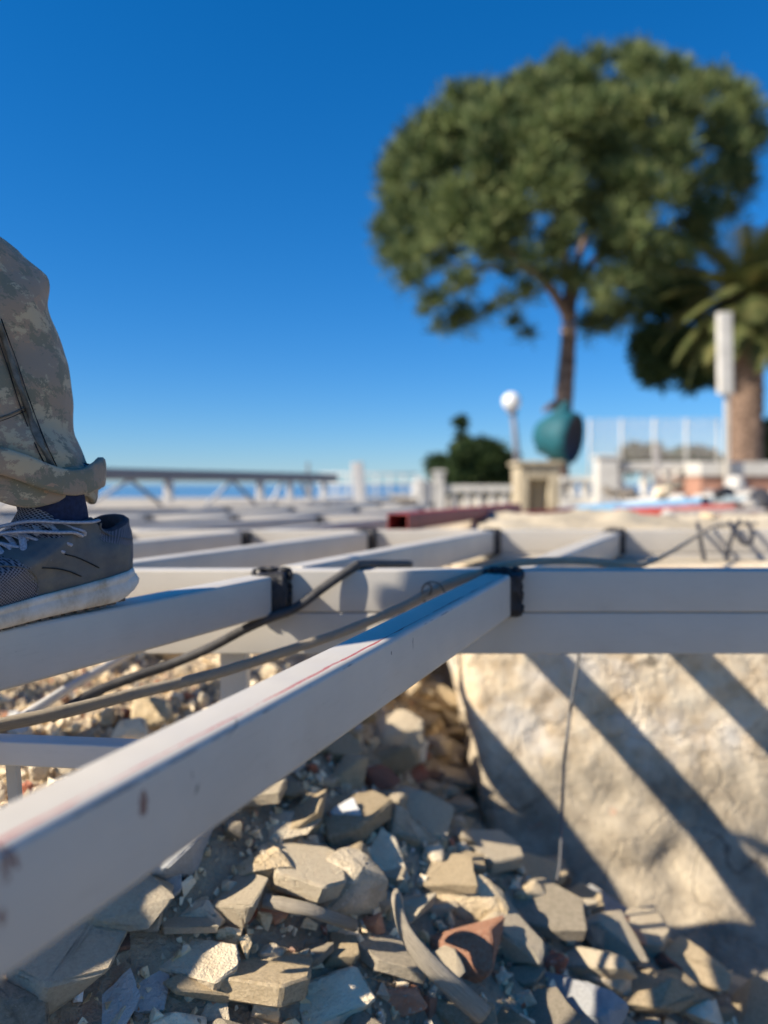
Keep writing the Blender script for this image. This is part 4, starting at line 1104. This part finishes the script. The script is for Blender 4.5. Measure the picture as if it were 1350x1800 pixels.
    # sleeper under it so it rests on the ground
for (px, Y, lab) in ((860, 4.4, 'dark wooden block under the red tubes mid length'), (1130, 4.75, 'dark wooden block under the left of the tube pile'), (1260, 4.4, 'dark wooden block under the right of the tube pile'), (670, 4.75, 'wooden block under the short pale box tube')):
    q = P(px, 905, Y); mbx = MB(); zz = {860: q.z, 1130: P(px, 899, Y).z-.02, 1260: P(px, 899, Y).z-.03, 670: P(px, 905, Y).z-.07}[px]
    mbx.box(q.x-.06, q.x+.06, Y-.06, Y+.3, .55, zz); tag(mbx.build('wood_block', M['st_brown'], bevel=.005), lab, 'block')
mbx = MB()
for i, (px, py, Y, s, mt, lab) in enumerate(((1165, 868, 5.2, .10, 'st_beige', 'round tan stone on the blue bars'), (1335, 880, 4.4, .16, 'black', 'dark coil lump at the right edge of the pile'), (1312, 892, 4.3, .10, 'st_blue', 'grey lump at the right end of the dark red tube'),
      (1180, 905, 3.6, .07, 'st_blue', 'small grey stone in front of the red tube'), (1105, 868, 6.0, .16, 'st_dark', 'dark heap behind the grey sheet'), (1290, 862, 5.8, .22, 'st_blue', 'blue grey heap beyond the bars at right'))):
    me = rock_mesh('heap_piece', 900+i, (s*1.3, s, s), 14, .1, 2, .006)
    put(me, 'heap_piece', P(px, py, Y), 1, (0, 0, i), mt, lab, 'heap piece')
tag(sweep('thin_post', [P(1156, 780, 9.5), P(1158, 872, 9.5)+Vector((0, 0, -.3))], .022, M['brown_grey'], seg=8), 'thin dark post standing in front of the right hand balustrade', 'post')
for i, (px, py, Y, s_, mt, lab) in enumerate(((1270, 868, 5.0, .13, 'black', 'dark bundle on the pile left of the coil'), (1075, 862, 7.5, .16, 'st_dark', 'low dark heap under the short white balustrade'), (1180, 858, 7.0, .2, 'st_dark', 'dark heap under the taller white balustrade'), (1028, 905, 3.2, .06, 'st_beige', 'pale stone on the sandy spoil behind the cross beam'), (905, 915, 3.0, .05, 'st_beige', 'pale stone on the spoil by the end of the second beam bay'), (1245, 912, 2.9, .06, 'st_tan', 'tan stone on the spoil near the dark cables'))):
    me = rock_mesh('heap_piece', 930+i, (s_*1.3, s_, s_*.8), 14, .06, 2, .006); put(me, 'heap_piece', P(px, py, Y), 1, (0, 0, i), mt, lab, 'heap piece')
# sandy spoil along the terrace edge behind the second cross beam
def spoil(x, y): 
    return TZ(x, y) + .095*smooth(2.25, 2.7, y)*smooth(3.6, 3.0, y)*smooth(.05, .45, x)*(.75+.5*noise.noise(Vector((x*3, y*3, 0)))) + .03*noise.noise(Vector((x*9, y*9, 0))) + .012*noise.noise(Vector((x*25, y*25, 0)))
sp_ = grid_sheet('earth_spoil', .15, 3.2, 2.2, 3.7, 120, 60, spoil, M['earth']); tag(sp_, 'sandy earth spoil heaped behind the second cross beam', 'earth', kind='stuff')

# ------------------------------------------------------------------ far terrace things
M['white'] = simple('white_render', (.54, .52, .47), .85, .12, 4, .2, .01)
M['pillar'] = simple('tan_stone_block', (.42, .34, .22), .9, .35, 5, .7, .03, c2=(.52, .44, .30))
pb = empty('stone_block', P(950, 905, 7.9), 'tan stone block with a shallow arched recess under the teal drum', 'stone block')
A = P(913, 900, 7.8); B = P(985, 818, 7.8); mbx = MB()
x0, x1, z1 = A.x, B.x, B.z; z0 = .45
mbx.box(x0, x1, 7.95, 8.3, z0, z1); 
jw = (x1-x0)*.28; mbx.box(x0, x0+jw*.8, 7.8, 7.948, z0, z1-.003); mbx.box(x1-jw, x1, 7.8, 7.948, z0, z1-.003)
mbx.box(x0+jw*.8+.002, x1-jw-.002, 7.8, 7.948, z1-.14, z1-.004); mbx.box(x0+jw*.8+.002, x1-jw-.002, 7.8, 7.948, z0, z0+.20)
o = mbx.build('block_body', M['pillar'], bevel=.01); reparent(o, pb)
mbx = MB(); mbx.box(x0-.03, x1+.03, 7.76, 8.34, z1+.002, z1+.045); reparent(mbx.build('cap_stone', M['pillar'], bevel=.008), pb)
M['teal'] = simple('teal_paint', (.003, .085, .105), .7, .25, 8, .1)
M['tealdark'] = simple('drum_inside', (.008, .012, .03), .7, .3, 12, .1)
dr = empty('machine_drum', P(985, 818, 8.05), 'teal rounded machine drum with a dark open mouth on the stone block', 'drum')
def lathe(name, prof, mat, parent, axis_rot, loc, seg=40):
    v = []; f = []
    for r_, h_ in prof:
        for k in range(seg): a_ = 2*math.pi*k/seg; v.append((r_*math.cos(a_), r_*math.sin(a_), h_))
    for i in range(len(prof)-1):
        for k in range(seg): f.append((i*seg+k, i*seg+(k+1) % seg, (i+1)*seg+(k+1) % seg, (i+1)*seg+k))
    o = mesh_obj(name, v, f, mat, parent, True); o.rotation_euler = axis_rot; o.location = Vector(loc)-Vector(parent.location); return o
dc = P(985, 768, 8.05)
k8 = 8.05/F
ax = Vector((.80, -.58, -.16)).normalized(); q_ = ax.to_track_quat('Z', 'Y').to_euler()
lathe('drum', [(.001, -44*k8), (22*k8, -42*k8), (36*k8, -24*k8), (44*k8, 0), (46*k8, 14*k8), (44*k8, 26*k8), (41*k8, 27*k8), (41*k8, 10*k8)], M['teal'], dr, q_, dc, 40)
lathe('drum_mouth', [(.001, 12*k8), (20*k8, 13*k8), (41*k8, 24*k8)], M['tealdark'], dr, q_, dc, 40)
reparent(sweep('drum_arm', catmull([P(960, 795, 8.1), P(972, 750, 8.15), P(990, 722, 8.15), P(996, 705, 8.15)], 5), [.12, .12, .115, .11, .105, .10, .095, .09, .085, .08, .07, .06, .05, .04, .03, .02][:16], M['teal'], seg=12), dr)
reparent(sweep('drum_foot', [dc+Vector((0, .05, -.12)), P(968, 818, 8.05)], .05, M['tealdark'], seg=10), dr)

def balustrade(px0, px1, ytop, ybot, Y, n, label, posts, openings=True, ddY=0):
    A = P(px0, ytop, Y); B = P(px1, ytop, Y); zt = A.z; zb = .42; e = empty('balustrade', ((A.x+B.x)/2, Y, zb), label, 'balustrade')
    zrail = P(px0, ybot-(ybot-ytop)*.45, Y).z; H = zt-zrail
    mbx = MB(); mbx.box(A.x, B.x, Y-.09, Y+.09, zt-H*.5, zt); reparent(mbx.build('coping', M['white'], bevel=.01), e)
    mbx = MB(); mbx.box(A.x, B.x, Y-.07, Y+.07, zb, P(px0, ybot, Y).z); reparent(mbx.build('plinth', M['white']), e)
    w = (B.x-A.x)/n
    for i in range(n+1):
        x = A.x+w*i; z_0 = P(px0, ybot, Y).z+.002; z_1 = zt-H*.5-.002
        prof = [(.075, z_0), (.05, z_0+.04), (.085, z_0+(z_1-z_0)*.4), (.045, z_0+(z_1-z_0)*.8), (.08, z_1)]
        o = lathe('baluster', prof, M['white'], e, (0, 0, 0), (x, Y, 0), 12); o.location = (x-e.location.x, 0, -e.location.z)
    for px, pw, pt in posts:
        q = P(px, pt, Y-.02); hw_ = pw/2*Y/F; mbx = MB(); mbx.box(q.x-hw_, q.x+hw_, Y-.14, Y+.14, zb, q.z)
        mbx.box(q.x-hw_-.03, q.x+hw_+.03, Y-.17, Y+.17, q.z+.002, q.z+.05); reparent(mbx.build('pier', M['white'], bevel=.01), e)
    return e
balustrade(778, 908, 853, 893, 12.5, 6, 'low white balustrade with stout balusters left of the stone block', [(772, 16, 832)])
e = empty('corner_wall', P(742, 890, 12.5), 'white stepped corner wall at the left end of the low balustrade', 'wall')
mbx = MB(); q = P(730, 845, 12.5); r_ = P(762, 893, 12.5); mbx.box(q.x, r_.x, 12.35, 14.5, .42, q.z); mbx.box(q.x, q.x+.13, 12.3, 12.46, .42, q.z+.05); reparent(mbx.build('wall', M['white'], bevel=.01), e)
balustrade(1090, 1262, 812, 868, 12.0, 4, 'taller white balustrade on the right in front of the wire fence', [(1066, 36, 806)])
balustrade(985, 1048, 838, 872, 12.2, 3, 'short white balustrade section right of the teal drum', [])
M['terra'] = simple('terracotta_render', (.36, .19, .13), .85, .2, 6, .3)
pl = empty('planter', P(1300, 850, 11.5), 'long planter wall with white rim and terracotta front at the palm foot', 'planter')
A = P(1232, 812, 11.4); B = P(1500, 812, 11.4); mbx = MB(); mbx.box(A.x, B.x, 11.4, 13.4, .42, A.z-.21); reparent(mbx.build('front', M['terra'], bevel=.01), pl)
mbx = MB(); mbx.box(A.x-.03, B.x, 11.35, 13.45, A.z-.207, A.z); reparent(mbx.build('rim', M['white'], bevel=.01), pl)
# wire fence
wf = empty('wire_fence', P(1150, 810, 13), 'faint pale wire fence above the right hand balustrade', 'fence')
for px in (1036, 1092, 1150, 1206, 1262): reparent(sweep('fence_post', [P(px, 736, 13), P(px, 870, 13)], .018, M['paint_light'], seg=8), wf)
mbx = MB()
for i in range(11): mbx.add(*sweep_vf([P(1036, 737+i*6.5, 13), P(1262, 735+i*6.5, 13)], .0045, None, 4))
for i in range(58): mbx.add(*sweep_vf([P(1036+i*3.93, 737, 13), P(1036+i*3.93, 808, 13)], .0030, None, 4))
o = mbx.build('wire_mesh', M['paint_light']); reparent(o, wf); o['kind'] = 'stuff'
# street lamp with globe
lp = empty('globe_lamp', P(912, 860, 13.5), 'tall lamp post carrying one white globe left of the pine trunk', 'lamp')
gl = NT('globe_glass', .35); gl.color((.80, .79, .76)); gl.b.inputs['Subsurface Weight'].default_value = .15
k_ = 13.5/F; prof = [(.001, -16*k_)] + [(16*k_*math.cos(R(a_)), 16*k_*math.sin(R(a_))) for a_ in range(-80, 90, 10)] + [(.001, 16*k_)]
lathe('globe', prof, gl.m, lp, (0, 0, 0), P(899, 706, 13.5), 28)
M['pole'] = simple('pole_grey', (.16, .165, .19), .6, .15, 10, .1)
reparent(sweep('pole', [P(901, 722, 13.5), P(908, 790, 13.5), P(913, 880, 13.5)+Vector((0, 0, -.4))], [.045, .055, .065], M['pole'], seg=12), lp)
lathe('collar', [(.09, -.03), (.09, .03), (.04, .06)], M['pole'], lp, (0, 0, 0), P(900.5, 724, 13.5), 16)
# white slab post in front of the palm
py_ = empty('sign_pylon', P(1277, 815, 11.2)+Vector((0, 0, -.6)), 'short white upright box on a slim pole just left of the palm trunk', 'pylon')
tube('box', P(1276, 548, 11.2), P(1278, 692, 11.2), w=.19, h=.12, mat=M['white'], parent=py_, hollow=False)
tube('pole', P(1279, 693, 11.25), P(1281, 815, 11.25)+Vector((0, 0, -.6)), w=.06, h=.06, mat=M['paint'], parent=py_, hollow=False)

# ------------------------------------------------------------------ vegetation
def leafmat(name, c1, c2, c3):
    t = NT(name, .75); f = t.noise(1.1, 4, .6); g_ = t.noise(5, 3)
    c = t.ramp(f, [(.35, c1), (.6, c2)]); c = t.mix(t.ramp(g_, [(.5, 0), (.68, .6)]), c, c3); t.color(c)
    t.b.inputs['Specular IOR Level'].default_value = .25
    tr_ = t.n('BsdfTranslucent'); t.l(c, tr_.inputs['Color']); mx = t.n('MixShader'); mx.inputs[0].default_value = .22
    out = t.t.nodes['Material Output']; t.l(t.b.outputs[0], mx.inputs[1]); t.l(tr_.outputs[0], mx.inputs[2]); t.l(mx.outputs[0], out.inputs[0])
    return t.m
M['pine'] = leafmat('pine_needles', (.038, .070, .025), (.140, .180, .060), (.36, .37, .15))
M['bush'] = leafmat('bush_leaves', (.030, .055, .018), (.055, .090, .030), (.08, .11, .04))
M['olive'] = leafmat('dry_leaves', (.07, .075, .03), (.12, .115, .05), (.17, .14, .07))
M['palm'] = leafmat('palm_leaves', (.055, .07, .02), (.10, .115, .035), (.20, .17, .06))
M['bark'] = simple('pine_bark', (.14, .085, .06), .9, .45, 7, .9, .04, c2=(.30, .21, .16))
M['palmbark'] = simple('palm_bark', (.15, .09, .06), .95, .4, 14, 1, .05, c2=(.30, .20, .14))
def cards(centers, radii, n, ln, wd, rng, up=.45, shell=.55):
    """needle or leaf blades spread through a clump"""
    V = []; Fc = []; o = 0
    for c_, r_ in zip(centers, radii):
        k = int(n*(r_/np.mean(radii))**2)
        d = rng.normal(size=(k, 3)); d[:, 2] += up; d /= np.linalg.norm(d, axis=1)[:, None]
        rr_ = r_*(shell+(1-shell)*rng.random(k))
        p = np.array(c_)+d*rr_[:, None]*np.array([1, 1, .85])
        dd = d + rng.normal(size=(k, 3))*.45; dd[:, 2] += up*.6; dd /= np.linalg.norm(dd, axis=1)[:, None]
        s_ = np.cross(dd, rng.normal(size=(k, 3))); s_ /= np.linalg.norm(s_, axis=1)[:, None]
        l_ = ln*(.6+.8*rng.random(k))[:, None]; w_ = wd*(.6+.8*rng.random(k))[:, None]
        q = np.stack([p-s_*w_/2, p+s_*w_/2, p+dd*l_+s_*w_*.3, p+dd*l_-s_*w_*.3], 1).reshape(-1, 3)
        V.append(q); Fc.append(np.arange(k*4).reshape(-1, 4)+o); o += k*4
    V = np.concatenate(V); Fc = np.concatenate(Fc); return V, Fc
def fast_mesh(name, V, Fc, mat, parent):
    V = V - np.array(parent.location) if parent else V
    me = bpy.data.meshes.new(name); me.vertices.add(len(V)); me.vertices.foreach_set('co', V.astype(np.float32).ravel())
    me.loops.add(Fc.size); me.loops.foreach_set('vertex_index', Fc.astype(np.int32).ravel()); me.polygons.add(len(Fc))
    me.polygons.foreach_set('loop_start', (np.arange(len(Fc))*4).astype(np.int32)); me.update(calc_edges=True); me.validate()
    me.materials.append(mat); o = bpy.data.objects.new(name, me); COL.objects.link(o)
    if parent: o.parent = parent
    return o
# umbrella pine
PY = 15.0; kp = PY/F
pine = empty('pine_tree', (P(985, 880, PY).x, PY, .45), 'tall umbrella pine with broad dark green crown against the sky', 'tree')
def pxp(px, py, dy=0): return P(px, py, PY+dy)
outline = [(690, 360), (676, 440), (700, 250), (745, 205), (810, 160), (880, 145), (940, 130), (1000, 105), (1060, 95), (1130, 95), (1200, 115), (1270, 130), (1315, 160), (1320, 230), (1310, 300), (1290, 360), (1240, 420), (1190, 450), (1130, 480), (1100, 540), (1050, 560), (700, 480), (740, 520), (790, 545)]
rng = np.random.default_rng(5); rp = random.Random(5)
cent = []; rad = []
def inside(px, py):
    # crown silhouette: broad dome, ragged underside
    top = interp([668, 690, 740, 810, 880, 940, 1060, 1140, 1200, 1300, 1340], [400, 270, 205, 155, 140, 125, 82, 85, 110, 135, 230], px)
    bot = interp([668, 700, 760, 800, 850, 930, 1000, 1060, 1110, 1180, 1240, 1300, 1340], [470, 510, 540, 560, 520, 570, 520, 560, 555, 500, 450, 380, 260], px)
    return top < py < bot, top, bot
for (px, py) in outline:
    c_ = pxp(px+(22 if px < 900 else -12), py+22, rp.uniform(-.5, .5)); cent.append(c_); rad.append(rp.uniform(.30, .42))
while len(cent) < 380:
    px = rp.uniform(672, 1338); py = rp.uniform(80, 575); ok, tp, bt = inside(px, py)
    if not ok or not inside(px, py+14)[0] or not inside(px, py-26)[0]: continue
    u = (py-tp)/(bt-tp); cxn = (px-1005)/335
    dmax = 3.3*math.sqrt(max(0, 1-cxn*cxn))*math.sqrt(max(.05, 1-(max(0, .5-u)*1.7)**2))
    if u > .7 and rp.random() < (u-.7)*1.8: continue
    dy = rp.uniform(-1, 1)*dmax
    if rp.random() < .6: dy = -abs(dy)
    if u > .35 and abs(dy) < dmax*.4 and rp.random() < .6: continue
    cent.append(pxp(px, py, dy)); rad.append(rp.uniform(.20, .36)*(1 if u < .7 else .75))
for (px, py, r_) in ((770, 590, .17), (800, 585, .16), (860, 560, .2), (905, 580, .18), (925, 600, .16), (1060, 590, .18), (1085, 580, .14), (1060, 560, .2), (890, 545, .2), (745, 560, .12)):
    cent.append(pxp(px, py-6, rp.uniform(-.6, .4))); rad.append(r_)
V, Fc = cards(cent, rad, 200, .22, .026, rng, .9, .12); fast_mesh('crown', V, Fc, M['pine'], pine)
trunkpts = catmull([pxp(982, 885), pxp(984, 800), pxp(992, 700), pxp(996, 640), pxp(1000, 580), pxp(1000, 545)], 6)
reparent(sweep('trunk', trunkpts, [.19-.05*i/len(trunkpts) for i in range(len(trunkpts))], M['bark'], seg=14, wob=.18), pine)
for pts in ([(1000, 560, 0), (970, 510, -.3), (930, 470, -.6), (870, 420, -.9), (800, 350, -1.2)], [(1000, 555, 0), (1015, 500, .3), (1060, 440, .2), (1130, 360, -.6), (1200, 300, -1)],
            [(1000, 555, 0), (995, 480, .1), (985, 400, -.8), (960, 300, -1.4)], [(1000, 560, 0), (1010, 480, .8), (1040, 380, 1.4), (1080, 260, 1.2)],
            [(930, 470, -.6), (880, 470, .1), (810, 470, .3), (740, 440, .2)], [(1060, 440, .2), (1130, 430, .8), (1220, 380, .8)], [(985, 710, 0), (968, 715, -.1), (955, 722, -.15)]):
    q = catmull([pxp(*a_) for a_ in pts], 5); r0 = .11 if pts[0][1] > 500 else .07
    reparent(sweep('limb', q, [r0*(1-.75*i/len(q)) for i in range(len(q))], M['bark'], seg=8, wob=.2), pine)
# round dark tree behind the palm
tr2 = empty('round_tree', (P(1300, 880, 17).x, 17, .45), 'dark rounded tree half hidden behind the palm at the right edge', 'tree')
cc = []; cr = []
for _ in range(70):
    a_ = rp.uniform(0, 6.3); q = math.sqrt(rp.random()); cc.append(P(1205+88*q*math.cos(a_), 628+58*q*math.sin(a_), 17+rp.uniform(-1, 1))); cr.append(rp.uniform(.22, .36))
for _ in range(34):
    cc.append(P(rp.uniform(1120, 1230), rp.uniform(478, 560), 17+rp.uniform(-.8, .8))); cr.append(rp.uniform(.2, .34))
V, Fc = cards(cc, cr, 240, .13, .05, rng, .2, .3); fast_mesh('crown', V, Fc, M['bush'], tr2)
q = catmull([P(1312, 880, 17), P(1310, 760, 17), P(1295, 690, 17), P(1250, 640, 17)], 5); reparent(sweep('trunk', q, [.16-.004*i for i in range(len(q))], M['bark'], seg=10), tr2)
# palm
pm = empty('palm_tree', (P(1312, 812, 12.2).x, 12.2, .6), 'palm with thick ringed brown trunk and drooping fronds at the right edge', 'tree')
kk = 12.2/F; tp_ = [P(1308+(i/30)*8, 815-i/30*255, 12.2) for i in range(31)]
reparent(sweep('trunk', tp_, [(31-4*math.sin(i/30*2.4)+(1.6 if i % 2 else -1.2))*kk for i in range(31)], M['palmbark'], seg=18, wob=.10), pm)
def frond(base, az, el, ln, droop, rng_):
    """one feather frond: rachis with leaflets, as quads"""
    V = []; n = 26; p = Vector(base); d_ = Vector((math.cos(az)*math.cos(el), math.sin(az)*math.cos(el), math.sin(el))); pts = [p.copy()]
    for i in range(n):
        p = p + d_*(ln/n); d_ = (d_+Vector((0, 0, -droop/n))).normalized(); pts.append(p.copy())
    for i in range(2, n):
        t_ = (pts[i+1]-pts[i-1] if i+1 <= n else pts[i]-pts[i-1]).normalized(); s_ = t_.cross(Vector((0, 0, 1))); s_.normalize(); u_ = s_.cross(t_)
        l_ = ln*.26*math.sin(math.pi*(.15+.8*i/n))
        for sg in (-1, 1):
            for h in range(2):
                q = pts[i].lerp(pts[i-1], h*.5); dr_ = (s_*sg*.85+t_*.6-Vector((0, 0, .35))+u_*.15).normalized(); wv2 = t_*.017
                V += [q-wv2, q+wv2, q+dr_*l_+wv2*.3, q+dr_*l_-wv2*.3]
    for i in range(n):
        V += [pts[i]+Vector((0, 0, .012)), pts[i]-Vector((0, 0, .02)), pts[i+1]-Vector((0, 0, .015)), pts[i+1]+Vector((0, 0, .01))]
    return V
top = P(1316, 545, 12.2)
for i in range(56):
    az = i*2.399; el = 1.35-1.9*(i/56)**.8
    Vv = frond(top+Vector((0, 0, .12)), az, el, 1.45+.25*math.sin(i*3), 1.1+.8*i/56, rp)
    V = np.array([tuple(q) for q in Vv]); fast_mesh('frond', V, np.arange(len(V)).reshape(-1, 4), M['palm'], pm)
# frond bases
mbx = MB()
for i in range(26):
    az = i*2.399; q = top+Vector((.24*math.cos(az), .24*math.sin(az), -.45+.02*i)); mbx.add(*sweep_vf([q, q+Vector((math.cos(az)*.14, math.sin(az)*.14, .22))], [.05, .025], None, 6))
reparent(mbx.build('frond_base', M['palmbark']), pm)
# bushes
def bush(name, px0, px1, ptop, pbot, Y, n, mat, label, ln=.12, wd=.05, r=.2):
    e = empty(name, (P((px0+px1)/2, 870, Y).x, Y, .45), label, 'bush'); cc = []; cr = []
    for _ in range(n):
        u = rp.uniform(-1, 1); hgt = math.sqrt(1-u*u*.85)*rp.random(); cc.append(P((px0+px1)/2+u*(px1-px0)/2, pbot-(pbot-ptop)*hgt, Y+rp.uniform(-.5, .5))); cr.append(r*rp.uniform(.7, 1.2))
    V, Fc = cards(cc, cr, 190, ln, wd, rng, .25, .25); fast_mesh('foliage', V, Fc, M[mat], e)
    reparent(sweep('stem', [P((px0+px1)/2, 885, Y), P((px0+px1)/2, (ptop+pbot)/2, Y)], .05, M['bark'], seg=8), e)
bush('garden_bush', 792, 912, 786, 862, 14.5, 60, 'bush', 'dense dark green bush behind the low white balustrade')
bush('sapling', 752, 800, 800, 850, 14.8, 9, 'bush', 'thin sapling left of the dense bush', r=.14)
bush('sapling', 790, 830, 742, 800, 14.9, 4, 'bush', 'wispy tall shoots rising above the dense bush', r=.10)
bush('dry_bush', 1098, 1168, 782, 825, 19, 30, 'olive', 'brownish bush seen through the wire fence')
bush('low_bush', 1168, 1262, 797, 825, 20, 30, 'bush', 'low green hedge far behind the wire fence')
bush('garden_bush', 1335, 1420, 735, 812, 14, 26, 'bush', 'green bush right of the palm trunk at the picture edge')
print('objects', len(bpy.data.objects))
